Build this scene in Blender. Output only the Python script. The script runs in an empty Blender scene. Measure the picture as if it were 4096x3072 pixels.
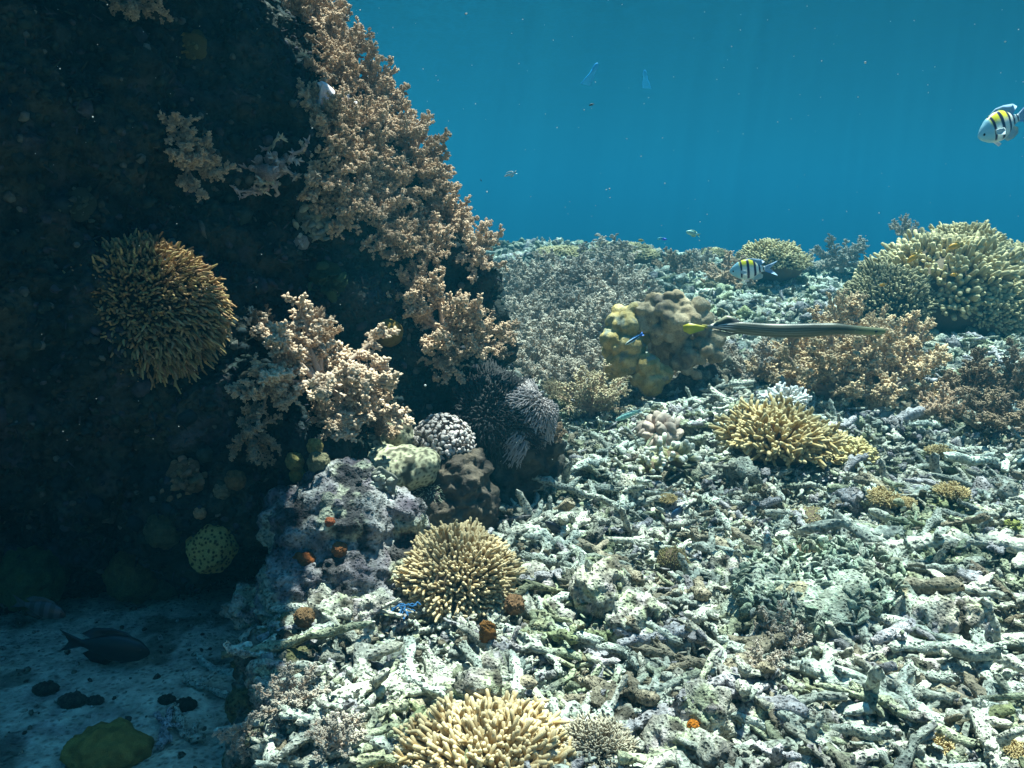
import bpy, math, random
import numpy as np
from mathutils import Vector, Matrix, Quaternion

random.seed(7)
RNG = np.random.default_rng(11)
R = math.radians
scene = bpy.context.scene
COL = scene.collection

# ------------------------------------------------------------------ camera
W, H, F = 1024.0, 768.0, 887.0
CAM = np.array([0.0, 0.0, 1.06])
PITCH = R(10.8)
cd = bpy.data.cameras.new('camera')
cam = bpy.data.objects.new('camera', cd)
COL.objects.link(cam)
cam.location = CAM
cam.rotation_euler = (R(90) - PITCH, 0, 0)
cd.sensor_width = 36.0
cd.lens = F / W * 36.0
cd.clip_start = 0.05
cd.clip_end = 500
scene.camera = cam
FWD = np.array([0, math.cos(PITCH), -math.sin(PITCH)])
UP = np.array([0, math.sin(PITCH), math.cos(PITCH)])
RIGHT = np.array([1.0, 0, 0])

# ------------------------------------------------------------------ light
SUN = np.array([0.14, 0.20, 0.97]); SUN /= np.linalg.norm(SUN)
SUN_EL = math.asin(SUN[2]); SUN_AZ = math.atan2(SUN[0], SUN[1])
world = bpy.data.worlds.new('World')
scene.world = world
world.use_nodes = True
nt = world.node_tree
nt.nodes.clear()
def N(tree, t, **kw):
    n = tree.nodes.new(t)
    for k, v in kw.items():
        setattr(n, k, v)
    return n
wo = N(nt, 'ShaderNodeOutputWorld'); bg = N(nt, 'ShaderNodeBackground')
sky = N(nt, 'ShaderNodeTexSky'); sky.sky_type = 'NISHITA'; sky.sun_disc = False
sky.sun_elevation = SUN_EL; sky.sun_rotation = SUN_AZ
tint = N(nt, 'ShaderNodeMixRGB', blend_type='MULTIPLY'); tint.inputs[0].default_value = 1
tint.inputs[2].default_value = (0.22, 0.62, 0.80, 1)      # daylight filtered by the water overhead
nt.links.new(sky.outputs[0], tint.inputs[1])
tc = N(nt, 'ShaderNodeTexCoord'); sep = N(nt, 'ShaderNodeSeparateXYZ')
nt.links.new(tc.outputs['Generated'], sep.inputs[0])
# open water seen sideways: bluer and darker to the right, a little brighter upward
mx = N(nt, 'ShaderNodeMapRange'); mx.inputs[1].default_value = -0.18; mx.inputs[2].default_value = 0.50
nt.links.new(sep.outputs['X'], mx.inputs[0])
wat = N(nt, 'ShaderNodeMixRGB')
wat.inputs[1].default_value = (0.014, 0.46, 0.87, 1)
wat.inputs[2].default_value = (0.0006, 0.062, 0.26, 1)
nt.links.new(mx.outputs[0], wat.inputs[0])
mz = N(nt, 'ShaderNodeMapRange'); mz.inputs[1].default_value = 0.28; mz.inputs[2].default_value = 0.75
mz.interpolation_type = 'SMOOTHSTEP'
nt.links.new(sep.outputs['Z'], mz.inputs[0])
dn = N(nt, 'ShaderNodeMapRange'); dn.inputs[1].default_value = -0.6; dn.inputs[2].default_value = 0.0
dn.inputs[3].default_value = 0.15; dn.inputs[4].default_value = 1.0
nt.links.new(sep.outputs['Z'], dn.inputs[0])
wd = N(nt, 'ShaderNodeMixRGB', blend_type='MULTIPLY'); wd.inputs[0].default_value = 1
up_ = N(nt, 'ShaderNodeMapRange'); up_.inputs[1].default_value = 0.02; up_.inputs[2].default_value = 0.24; up_.inputs[3].default_value = 1.0; up_.inputs[4].default_value = 0.5
nt.links.new(sep.outputs['Z'], up_.inputs[0])
um = N(nt, 'ShaderNodeMath', operation='MULTIPLY'); nt.links.new(dn.outputs[0], um.inputs[0]); nt.links.new(up_.outputs[0], um.inputs[1])
nt.links.new(wat.outputs[0], wd.inputs[1]); nt.links.new(um.outputs[0], wd.inputs[2])
wm = N(nt, 'ShaderNodeMixRGB')
nt.links.new(mz.outputs[0], wm.inputs[0]); nt.links.new(wd.outputs[0], wm.inputs[1]); nt.links.new(tint.outputs[0], wm.inputs[2])
nt.links.new(wm.outputs[0], bg.inputs[0]); bg.inputs[1].default_value = 0.09
nt.links.new(bg.outputs[0], wo.inputs[0])

sl = bpy.data.lights.new('sun', 'SUN')
sl.energy = 5.0; sl.angle = R(0.5); sl.color = (1.0, 0.93, 0.81)
so = bpy.data.objects.new('sun', sl); COL.objects.link(so)
so.rotation_euler = Vector(SUN).to_track_quat('Z', 'Y').to_euler()
so.location = (4, 6, 12)

vs = scene.view_settings
vs.view_transform = 'Standard'; vs.look = 'None'; vs.exposure = 2.35; vs.gamma = 1.0
scene.cycles.max_bounces = 5
scene.cycles.diffuse_bounces = 2
scene.cycles.glossy_bounces = 2
scene.cycles.transparent_max_bounces = 12
scene.cycles.volume_bounces = 0
scene.cycles.use_denoising = True
scene.cycles.sample_clamp_indirect = 4

# ------------------------------------------------------------------ noise
def _hash(ix, iy, iz, seed):
    h = (ix.astype(np.uint32) * np.uint32(374761393) + iy.astype(np.uint32) * np.uint32(668265263)
         + iz.astype(np.uint32) * np.uint32(2147483647) + np.uint32(seed * 974711 + 12345))
    h = (h ^ (h >> np.uint32(13))) * np.uint32(1274126177)
    h = (h ^ (h >> np.uint32(16))) * np.uint32(2246822519)
    return h ^ (h >> np.uint32(15))
def noise3(p, seed=0):
    p = np.asarray(p, dtype=np.float64)
    i = np.floor(p).astype(np.int64); f = p - i
    u = f * f * f * (f * (f * 6 - 15) + 10)
    out = 0
    for dx in (0, 1):
        for dy in (0, 1):
            for dz in (0, 1):
                h = _hash(i[:, 0] + dx, i[:, 1] + dy, i[:, 2] + dz, seed)
                gx = ((h & 1023).astype(np.float64) / 511.5 - 1)
                gy = (((h >> 10) & 1023).astype(np.float64) / 511.5 - 1)
                gz = (((h >> 20) & 1023).astype(np.float64) / 511.5 - 1)
                d = gx * (f[:, 0] - dx) + gy * (f[:, 1] - dy) + gz * (f[:, 2] - dz)
                w = (u[:, 0] if dx else 1 - u[:, 0]) * (u[:, 1] if dy else 1 - u[:, 1]) * (u[:, 2] if dz else 1 - u[:, 2])
                out = out + d * w
    return out
def fbm(p, octv=4, seed=0, gain=0.5):
    a, s, t = 1.0, 0, 0
    q = np.array(p, dtype=np.float64)
    for k in range(octv):
        s = s + a * noise3(q, seed + k); t += a
        q = q * 2.03; a *= gain
    return s
def ridged(p, octv=3, seed=0):
    a, s = 1.0, 0
    q = np.array(p, dtype=np.float64)
    for k in range(octv):
        s = s + a * (0.5 - np.abs(noise3(q, seed + k)) * 1.6); q = q * 2.1; a *= 0.5
    return s
def vecnoise(p, seed=0, octv=2):
    return np.stack([fbm(p, octv, seed + 17 * k) for k in range(3)], 1)
def sstep(a, b, x):
    t = np.clip((x - a) / (b - a), 0, 1); return t * t * (3 - 2 * t)
def norm(v):
    return v / np.maximum(np.linalg.norm(v, axis=-1, keepdims=True), 1e-9)
def jit(c, M, amt, rng=RNG):
    """M colours round c, varying in value and slightly in hue"""
    c = np.asarray(c, float)
    k = 1 + rng.uniform(-amt, amt, (M, 1)); h = 1 + rng.uniform(-amt, amt, (M, 3)) * 0.25
    return np.clip(c[None] * k * h, 0, 1)

# ------------------------------------------------------------------ mesh building
def tubes(P, Rd, k=6, c0=(.5, .5, .5), c1=None, ct=None, rng=RNG):
    """M tubes of n rings. P (M,n,3), Rd (M,n). Colour runs from c0 to c1 (last ring); c0/c1 may be (M,3)."""
    P = np.asarray(P, float); M, n, _ = P.shape
    Rd = np.broadcast_to(np.asarray(Rd, float), (M, n))
    T = np.gradient(P, axis=1); T = norm(T)
    ref = norm(rng.normal(size=(M, 1, 3))); mean = norm(T.mean(1, keepdims=True))
    ref = norm(ref - (ref * mean).sum(-1, keepdims=True) * mean)
    U = norm(np.cross(T, ref)); V = np.cross(T, U)
    a = np.arange(k) * 2 * math.pi / k
    ring = U[:, :, None] * np.cos(a)[None, None, :, None] + V[:, :, None] * np.sin(a)[None, None, :, None]
    v = P[:, :, None] + ring * Rd[:, :, None, None]
    idx = np.arange(M * n * k).reshape(M, n, k)
    j = np.roll(np.arange(k), -1)
    q = np.stack([idx[:, :-1, :], idx[:, :-1][:, :, j], idx[:, 1:][:, :, j], idx[:, 1:, :]], -1).reshape(-1, 4)
    c0 = np.broadcast_to(np.asarray(c0, float), (M, 3)); c1 = c0 if c1 is None else np.broadcast_to(np.asarray(c1, float), (M, 3))
    t = np.linspace(0, 1, n) if ct is None else np.asarray(ct, float)
    c = c0[:, None] * (1 - t)[None, :, None] + c1[:, None] * t[None, :, None]
    c = np.repeat(c[:, :, None], k, 2)
    return v.reshape(-1, 3), q, c.reshape(-1, 3)

def _ico(sub):
    import bmesh
    bm = bmesh.new(); bmesh.ops.create_icosphere(bm, subdivisions=sub, radius=1)
    v = np.array([x.co[:] for x in bm.verts]); f = np.array([[x.index for x in p.verts] for p in bm.faces]); bm.free()
    return v, f
ICO = {s: _ico(s) for s in (1, 2, 3, 4)}
def rand_rot(M, rng=RNG):
    q = norm(rng.normal(size=(M, 4))); w, x, y, z = q.T
    return np.stack([np.stack([1 - 2 * (y * y + z * z), 2 * (x * y - z * w), 2 * (x * z + y * w)], -1),
                     np.stack([2 * (x * y + z * w), 1 - 2 * (x * x + z * z), 2 * (y * z - x * w)], -1),
                     np.stack([2 * (x * z - y * w), 2 * (y * z + x * w), 1 - 2 * (x * x + y * y)], -1)], 1)
def frame(D, rng=RNG):
    """rotation matrices whose local z is D"""
    D = norm(np.asarray(D, float)); r = norm(rng.normal(size=D.shape))
    x = norm(np.cross(D, r)); y = np.cross(D, x)
    return np.stack([x, y, D], -1)
def blobs(C, S, Rm=None, sub=1, col=(.5, .5, .5), tip=None, rough=0.0, freq=1.5, rng=RNG):
    """M deformed icospheres. S (M,3) semi axes. tip: colour at local +z."""
    C = np.asarray(C, float); M = len(C)
    S = np.broadcast_to(np.asarray(S, float), (M, 3))
    t, f = ICO[sub]; nv = len(t)
    v = np.broadcast_to(t, (M, nv, 3)).copy()
    if rough:
        off = rng.uniform(0, 100, (M, 1, 3))
        v = v * (1 + rough * noise3((v * freq + off).reshape(-1, 3), 5).reshape(M, nv, 1) * 2)
    zz = t[:, 2]
    v = v * S[:, None]
    if Rm is None: Rm = rand_rot(M, rng)
    v = np.einsum('mij,mnj->mni', Rm, v) + C[:, None]
    q = (f[None] + (np.arange(M) * nv)[:, None, None]).reshape(-1, 3)
    col = np.broadcast_to(np.asarray(col, float), (M, 3))
    c = np.repeat(col[:, None], nv, 1)
    if tip is not None:
        w = np.clip(zz * 0.6 + 0.3, 0, 1)[None, :, None]
        c = c * (1 - w) + np.broadcast_to(np.asarray(tip, float), (M, 3))[:, None] * w
    return v.reshape(-1, 3), q, c.reshape(-1, 3)

def build_mesh(name, chunks, smooth=True):
    vs_, loops, starts, cols = [], [], [], []
    vo = lo = 0
    for v, f, c in chunks:
        f = np.asarray(f, np.int64)
        vs_.append(v); cols.append(np.broadcast_to(np.asarray(c, float), (len(v), 3)))
        loops.append((f + vo).ravel()); starts.append(lo + np.arange(len(f)) * f.shape[1])
        vo += len(v); lo += f.size
    v = np.concatenate(vs_).astype(np.float32); lp = np.concatenate(loops).astype(np.int32); st = np.concatenate(starts).astype(np.int32)
    c = np.concatenate(cols)
    me = bpy.data.meshes.new(name)
    me.vertices.add(len(v)); me.vertices.foreach_set('co', v.ravel())
    me.loops.add(len(lp)); me.loops.foreach_set('vertex_index', lp)
    me.polygons.add(len(st)); me.polygons.foreach_set('loop_start', st)
    me.polygons.foreach_set('use_smooth', np.full(len(st), smooth))
    me.update(calc_edges=True); me.validate()
    at = me.attributes.new('col', 'FLOAT_COLOR', 'POINT')
    at.data.foreach_set('color', np.concatenate([c, np.ones((len(c), 1))], 1).astype(np.float32).ravel())
    return me
def chunk_of(me_obj_verts, faces, col):
    return me_obj_verts, faces, col

def obj(name, me, mat, parent=None, kind=None):
    o = bpy.data.objects.new(name, me)
    if not me.materials: me.materials.append(mat)
    COL.objects.link(o)
    if parent: o.parent = parent
    if kind: o['kind'] = kind
    return o
def tag(o, label, cat, group=None):
    o['label'] = label; o['category'] = cat
    if group: o['group'] = group
    return o
def thing(name, label, cat, group=None):
    o = bpy.data.objects.new(name, None); o.empty_display_size = 0.05
    COL.objects.link(o); return tag(o, label, cat, group)
def dup(root, label, group=None, name=None):
    r = root.copy(); COL.objects.link(r); r['label'] = label
    if group: r['group'] = group
    if name: r.name = name
    for ch in list(root.children):
        c = ch.copy(); COL.objects.link(c); c.parent = r; c.matrix_parent_inverse = ch.matrix_parent_inverse
        for g in list(ch.children):
            d = g.copy(); COL.objects.link(d); d.parent = c
    return r

def lumpy(name, spheres, voxel, amps=((.08, 3), (.03, 10)), rid=None, seed=0, col=(.3, .3, .3), colfn=None, smooth=8):
    """fuse spheres [(x,y,z,r) or (x,y,z,rx,ry,rz)] into one skin, then roughen it"""
    ch = []
    for s in spheres:
        rr = np.array(s[3:6]) if len(s) >= 6 else np.full(3, s[3])
        v, f = ICO[4]; ch.append((v * rr + np.array(s[:3]), f, (.5, .5, .5)))
    me = build_mesh('tmp', ch); o = bpy.data.objects.new('tmp', me); COL.objects.link(o)
    m = o.modifiers.new('r', 'REMESH'); m.mode = 'VOXEL'; m.voxel_size = voxel
    if smooth:
        s_ = o.modifiers.new('s', 'SMOOTH'); s_.iterations = smooth; s_.factor = 0.5
    dg = bpy.context.evaluated_depsgraph_get(); ev = o.evaluated_get(dg); em = ev.to_mesh()
    nv = len(em.vertices); v = np.empty(nv * 3, np.float32); em.vertices.foreach_get('co', v); v = v.reshape(-1, 3).astype(float)
    nn = np.empty(nv * 3, np.float32); em.vertices.foreach_get('normal', nn); nn = nn.reshape(-1, 3)
    f = np.array([p.vertices[:] for p in em.polygons])
    ev.to_mesh_clear(); bpy.data.objects.remove(o); bpy.data.meshes.remove(me)
    d = np.zeros(nv)
    for k, (a, fr) in enumerate(amps): d += a * fbm(v * fr, 2, seed + 31 * k) * 1.6
    if rid: d += rid[0] * ridged(v * rid[1], 3, seed + 77)
    v2 = v + nn * d[:, None]
    if amps: v2 = v2 + vecnoise(v * amps[-1][1] * 1.3, seed + 5) * amps[-1][0] * 0.8
    c = np.broadcast_to(np.asarray(col, float), (nv, 3)) if colfn is None else colfn(v2, nn, d)
    return build_mesh(name, [(v2, f, c)])

# ------------------------------------------------------------------ materials
def material(name, scale=30, lo=0.6, hi=1.25, rough=0.75, spec=0.25, bump=0.4, bscale=120, pits=0, pscale=90, hue=None, hscale=6, rand=0.0, sss=0.0, fine=0):
    m = bpy.data.materials.new(name); m.use_nodes = True; t = m.node_tree; t.nodes.clear(); L = t.links.new
    out = N(t, 'ShaderNodeOutputMaterial'); b = N(t, 'ShaderNodeBsdfPrincipled')
    b.inputs['Roughness'].default_value = rough; b.inputs['Specular IOR Level'].default_value = spec
    if sss:
        b.inputs['Subsurface Weight'].default_value = sss; b.inputs['Subsurface Radius'].default_value = (.01, .006, .004); b.inputs['Subsurface Scale'].default_value = 0.5
    at = N(t, 'ShaderNodeAttribute'); at.attribute_name = 'col'
    tc = N(t, 'ShaderNodeTexCoord')
    n1 = N(t, 'ShaderNodeTexNoise'); n1.inputs['Scale'].default_value = scale; n1.inputs['Detail'].default_value = 5; n1.inputs['Roughness'].default_value = .65
    L(tc.outputs['Object'], n1.inputs['Vector'])
    mr = N(t, 'ShaderNodeMapRange'); mr.inputs[1].default_value = .3; mr.inputs[2].default_value = .7; mr.inputs[3].default_value = lo; mr.inputs[4].default_value = hi
    L(n1.outputs['Fac'], mr.inputs[0])
    mu = N(t, 'ShaderNodeMixRGB', blend_type='MULTIPLY'); mu.inputs[0].default_value = 1
    L(at.outputs['Color'], mu.inputs[1]); L(mr.outputs[0], mu.inputs[2]); cur = mu.outputs[0]
    if hue:
        n2 = N(t, 'ShaderNodeTexNoise'); n2.inputs['Scale'].default_value = hscale; n2.inputs['Detail'].default_value = 4
        L(tc.outputs['Object'], n2.inputs['Vector'])
        cr = N(t, 'ShaderNodeValToRGB'); e = cr.color_ramp.elements
        for k, (p, c) in enumerate(hue):
            el = e[k] if k < 2 else e.new(p)
            el.position = p; el.color = (*c, 1)
        L(n2.outputs['Fac'], cr.inputs[0])
        m2 = N(t, 'ShaderNodeMixRGB', blend_type='MULTIPLY'); m2.inputs[0].default_value = 1
        L(cur, m2.inputs[1]); L(cr.outputs[0], m2.inputs[2]); cur = m2.outputs[0]
    hgt = None
    if pits:
        vo = N(t, 'ShaderNodeTexVoronoi'); vo.inputs['Scale'].default_value = pscale
        L(tc.outputs['Object'], vo.inputs['Vector'])
        pr = N(t, 'ShaderNodeMapRange'); pr.inputs[1].default_value = .12; pr.inputs[2].default_value = .42; pr.inputs[3].default_value = 1 - pits; pr.inputs[4].default_value = 1
        L(vo.outputs['Distance'], pr.inputs[0])
        m3 = N(t, 'ShaderNodeMixRGB', blend_type='MULTIPLY'); m3.inputs[0].default_value = 1
        L(cur, m3.inputs[1]); L(pr.outputs[0], m3.inputs[2]); cur = m3.outputs[0]; hgt = pr.outputs[0]
    if rand:
        oi = N(t, 'ShaderNodeObjectInfo'); rr = N(t, 'ShaderNodeMapRange'); rr.inputs[3].default_value = 1 - rand; rr.inputs[4].default_value = 1 + rand
        L(oi.outputs['Random'], rr.inputs[0])
        m4 = N(t, 'ShaderNodeMixRGB', blend_type='MULTIPLY'); m4.inputs[0].default_value = 1
        L(cur, m4.inputs[1]); L(rr.outputs[0], m4.inputs[2]); cur = m4.outputs[0]
    if fine:
        n4 = N(t, 'ShaderNodeTexNoise'); n4.inputs['Scale'].default_value = fine; n4.inputs['Detail'].default_value = 6; n4.inputs['Roughness'].default_value = .75
        L(tc.outputs['Object'], n4.inputs['Vector'])
        fr = N(t, 'ShaderNodeMapRange'); fr.inputs[1].default_value = .34; fr.inputs[2].default_value = .62; fr.inputs[3].default_value = .52; fr.inputs[4].default_value = 1.18
        L(n4.outputs['Fac'], fr.inputs[0])
        m5 = N(t, 'ShaderNodeMixRGB', blend_type='MULTIPLY'); m5.inputs[0].default_value = 1
        L(cur, m5.inputs[1]); L(fr.outputs[0], m5.inputs[2]); cur = m5.outputs[0]
    L(cur, b.inputs['Base Color'])
    if bump:
        n3 = N(t, 'ShaderNodeTexNoise'); n3.inputs['Scale'].default_value = bscale; n3.inputs['Detail'].default_value = 4; n3.inputs['Roughness'].default_value = .6
        L(tc.outputs['Object'], n3.inputs['Vector'])
        bp = N(t, 'ShaderNodeBump'); bp.inputs['Strength'].default_value = bump; bp.inputs['Distance'].default_value = 1.2 / bscale
        h = n3.outputs['Fac']
        if hgt is not None:
            ad = N(t, 'ShaderNodeMath', operation='ADD'); L(h, ad.inputs[0]); L(hgt, ad.inputs[1]); h = ad.outputs[0]
        L(h, bp.inputs['Height']); L(bp.outputs[0], b.inputs['Normal'])
    L(b.outputs[0], out.inputs[0])
    return m

DEAD_HUE = [(.28, (.60, .57, .62)), (.74, (1.0, .97, .82)), (.42, (.86, .90, .86)), (.56, (1.0, 1.0, .95))]
M_RUBBLE = material('dead_coral_crust', 28, .5, 1.2, .85, .15, 1.0, 100, .6, 90, DEAD_HUE, 6, fine=75)
M_RUBBLE_I = material('dead_coral_branch_crust', 30, .5, 1.2, .85, .15, 1.0, 100, .55, 95, DEAD_HUE, 7, rand=.15, fine=80)
M_GROUND = material('reef_floor', 22, .5, 1.3, .9, .1, .8, 90, .45, 60, DEAD_HUE, 5)
M_ROCK = material('turf_covered_rock', 14, .35, 1.7, .95, .1, 1.0, 55, .4, 40, [(.3, (.45, .55, .75)), (.7, (.75, .78, .70))], 3)
M_TURF = material('turf_algae', 20, .4, 1.5, .95, .1, .6, 90)
M_SOFT = material('soft_coral_polyps', 60, .75, 1.2, .8, .15, .3, 260, rand=.16)
M_STALK = material('soft_coral_stalk', 40, .85, 1.1, .6, .3, .2, 200)
M_HARD = material('stony_coral', 70, .8, 1.15, .75, .2, .5, 320)
M_MASSIVE = material('massive_coral_skin', 18, .62, 1.2, .8, .2, .6, 160, .45, 130)
M_SPONGE = material('sponge', 40, .6, 1.25, .85, .15, .8, 150, .4, 60)
M_FISH = material('fish_skin', 80, .92, 1.05, .35, .5, .1, 400)
M_FIN = material('fish_fin', 80, .9, 1.05, .4, .4, 0)
M_EYE = material('fish_eye', 80, 1, 1, .1, .6, 0)

# ------------------------------------------------------------------ haze and the surface of the sea
def box(name, lo, hi, mat):
    x0, y0, z0 = lo; x1, y1, z1 = hi
    v = np.array([(x0, y0, z0), (x1, y0, z0), (x1, y1, z0), (x0, y1, z0), (x0, y0, z1), (x1, y0, z1), (x1, y1, z1), (x0, y1, z1)], float)
    f = np.array([(0, 3, 2, 1), (4, 5, 6, 7), (0, 1, 5, 4), (1, 2, 6, 5), (2, 3, 7, 6), (3, 0, 4, 7)])
    return obj(name, build_mesh(name, [(v, f, (.5, .5, .5))], False), mat)
def haze_mat():
    m = bpy.data.materials.new('haze'); m.use_nodes = True; t = m.node_tree; t.nodes.clear()
    out = N(t, 'ShaderNodeOutputMaterial'); p = N(t, 'ShaderNodeVolumePrincipled')
    p.inputs['Color'].default_value = (0.010, 0.105, 0.158, 1)
    p.inputs['Density'].default_value = 0.068
    p.inputs['Anisotropy'].default_value = 0.3
    p.inputs['Absorption Color'].default_value = (0.0, 0.25, 0.40, 1)
    t.links.new(p.outputs[0], out.inputs['Volume']); return m
hz = box('haze', (-60, -6, -5), (60, 150, 5.7), haze_mat()); hz['kind'] = 'stuff'

def water_mat():  # caustic network painted into the sheet's tint to dapple the sunlight below
    m = bpy.data.materials.new('sea_surface_caustic_tint'); m.use_nodes = True; t = m.node_tree; t.nodes.clear(); L = t.links.new
    out = N(t, 'ShaderNodeOutputMaterial'); tr = N(t, 'ShaderNodeBsdfTransparent')
    tc = N(t, 'ShaderNodeTexCoord')
    n = N(t, 'ShaderNodeTexNoise'); n.inputs['Scale'].default_value = 2.2; n.inputs['Detail'].default_value = 2
    L(tc.outputs['Object'], n.inputs['Vector'])
    mixv = N(t, 'ShaderNodeMixRGB'); mixv.inputs[0].default_value = .22
    L(tc.outputs['Object'], mixv.inputs[1]); L(n.outputs['Color'], mixv.inputs[2])
    vo = N(t, 'ShaderNodeTexVoronoi'); vo.feature = 'DISTANCE_TO_EDGE'; vo.inputs['Scale'].default_value = 5.2
    L(mixv.outputs[0], vo.inputs['Vector'])
    mr = N(t, 'ShaderNodeMapRange'); mr.interpolation_type = 'SMOOTHSTEP'
    mr.inputs[1].default_value = 0.0; mr.inputs[2].default_value = .22; mr.inputs[3].default_value = 1.0; mr.inputs[4].default_value = .42
    L(vo.outputs['Distance'], mr.inputs[0])
    n2 = N(t, 'ShaderNodeTexNoise'); n2.inputs['Scale'].default_value = 1.3; n2.inputs['Detail'].default_value = 3
    L(tc.outputs['Object'], n2.inputs['Vector'])
    m2 = N(t, 'ShaderNodeMapRange'); m2.inputs[1].default_value = .35; m2.inputs[2].default_value = .65; m2.inputs[3].default_value = .72; m2.inputs[4].default_value = 1.0
    L(n2.outputs['Fac'], m2.inputs[0])
    mu = N(t, 'ShaderNodeMath', operation='MULTIPLY'); L(mr.outputs[0], mu.inputs[0]); L(m2.outputs[0], mu.inputs[1])
    c = N(t, 'ShaderNodeMixRGB', blend_type='MULTIPLY'); c.inputs[0].default_value = 1; c.inputs[1].default_value = (1, 1, 1, 1)
    L(mu.outputs[0], c.inputs[2]); L(c.outputs[0], tr.inputs[0]); L(tr.outputs[0], out.inputs[0]); return m
def water_surface():
    n = 90; x = np.linspace(-90, 90, n); y = np.linspace(-12, 200, n)
    X, Y = np.meshgrid(x, y); p = np.stack([X.ravel(), Y.ravel(), np.zeros(n * n)], 1)
    p[:, 2] = 6.0 + 0.06 * fbm(p * 0.6, 3, 3)
    i = np.arange(n * n).reshape(n, n)
    f = np.stack([i[:-1, :-1], i[:-1, 1:], i[1:, 1:], i[1:, :-1]], -1).reshape(-1, 4)
    o = obj('water', build_mesh('water', [(p, f, (.5, .5, .5))]), water_mat(), kind='structure')
water_surface()

# ------------------------------------------------------------------ seabed
def sand_mask(x, y):
    xb = np.interp(y, [0.5, 1.4, 1.75, 2.05, 2.4, 2.7, 3.0, 3.25, 3.5, 3.8, 4.2], [-.34, -.44, -.56, -.66, -.64, -.40, .04, .20, .22, .0, -.6])
    q = np.stack([x * 5, y * 5, np.zeros_like(x)], 1)
    return sstep(.05, -.07, x - xb - .08 * fbm(q, 2, 41))
def ground(x, y, detail=True):
    x = np.asarray(x, float); y = np.asarray(y, float)
    z0 = np.zeros_like(x); q = np.stack([x, y, z0], 1)
    base = 0.60 * sstep(2.2, 11.5, y) + .10 * sstep(1.0, 5.0, x) * sstep(2, 6, y)
    base = base - .34 * sstep(1.4, 3.6, x) * sstep(6, 10, y) + .22 * fbm(q * .7, 2, 61) * sstep(5.5, 9, y)
    base = base - 2.9 * sstep(11.2, 17, y + .6 * x * .12 + 1.2 * fbm(q * .5, 2, 67))
    big = .15 * fbm(q * 1.3, 2, 1) + .09 * fbm(q * 3.4, 2, 9)
    s = sand_mask(x, y)
    r = base + big
    if detail:
        r = r + .045 * ridged(q * 7, 2, 21) + .022 * fbm(q * 24, 3, 33)
    sand = -.13 + .02 * fbm(q * 3, 2, 51) + (.006 * fbm(q * 22, 3, 53) if detail else 0) + base * .5
    return r * (1 - s) + sand * s
def make_seabed():
    ys = np.concatenate([np.linspace(-5, 1.1, 40, endpoint=False), 1 / np.linspace(1 / 1.1, 1 / 13.0, 640), np.geomspace(13.3, 60, 60)])
    u = np.linspace(-1, 1, 1000); u = np.sign(u) * np.abs(u) ** 1.05
    Y, U = np.meshgrid(ys, u, indexing='ij')
    wd_ = np.where(Y < 13, .72 * np.maximum(Y, 1) + 1.2, .72 * 13 + 1.2 + (Y - 13) * .9)
    X = U * wd_
    x, y = X.ravel(), Y.ravel()
    z = ground(x, y)
    s = sand_mask(x, y)[:, None]
    q = np.stack([x, y, z], 1)
    v1 = sstep(-.3, .4, fbm(q * 4, 3, 61))[:, None]
    rub = np.array([.24, .235, .19]) * (1 - v1) + np.array([.48, .48, .41]) * v1
    snd = np.array([.58, .55, .46]) * (1 + .35 * fbm(q * 14, 3, 71)[:, None])
    dark = sstep(.12, .35, fbm(q * 5.5, 3, 88))[:, None]
    snd = snd * (1 - .72 * dark) + np.array([.06, .07, .05]) * .72 * dark
    c = rub * (1 - s) + snd * s
    n, m = Y.shape; i = np.arange(n * m).reshape(n, m)
    f = np.stack([i[:-1, :-1], i[:-1, 1:], i[1:, 1:], i[1:, :-1]], -1).reshape(-1, 4)
    return obj('seabed', build_mesh('seabed', [(q, f, c)]), M_GROUND, kind='structure')
seabed = make_seabed()

# ------------------------------------------------------------------ placing helpers
def pix(px, py, D):
    return CAM + (FWD + RIGHT * (px - 512) / F + UP * (384 - py) / F) * D
SOLID = ('seabed', 'reef_rock', 'boulder', 'encrusting_coral', 'rock_mound', 'coral_rubble')
def hit(px, py):
    """where the line of sight through a photo pixel meets what is already built"""
    d = FWD + RIGHT * (px - 512) / F + UP * (384 - py) / F
    best = None
    for o in scene.objects:          # only the ground and solid rock carry other things
        if o.type != 'MESH' or not o.name.startswith(SOLID): continue
        if o.parent: bpy.context.view_layer.update()
        mw = o.matrix_world if o.parent else Matrix.Translation(o.location)
        mi = mw.inverted(); a = mi @ Vector(CAM); b = (mi.to_3x3() @ Vector(d)).normalized()
        ok, l, n_, _ = o.ray_cast(a, b)
        if ok:
            l = mw @ l; t = (l - Vector(CAM)).length
            if best is None or t < best[0]: best = (t, l, (mi.to_3x3().transposed() @ n_).normalized())
    loc, nrm = (best[1], best[2]) if best else (Vector(pix(px, py, 8)), Vector((0, 0, 1)))
    return np.array(loc), np.array(nrm), (np.array(loc) - CAM) @ FWD
def set_solid(flag):
    for n in ('haze', 'water'): bpy.data.objects[n].hide_viewport = flag
set_solid(True)
def put(o, loc, axis=(0, 0, 1), spin=0.0, s=1.0):
    q = Vector((0, 0, 1)).rotation_difference(Vector(axis).normalized()) @ Quaternion((0, 0, 1), spin)
    o.rotation_mode = 'QUATERNION'; o.rotation_quaternion = q; o.location = Vector(loc)
    o.scale = (s, s, s) if np.isscalar(s) else s
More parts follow.
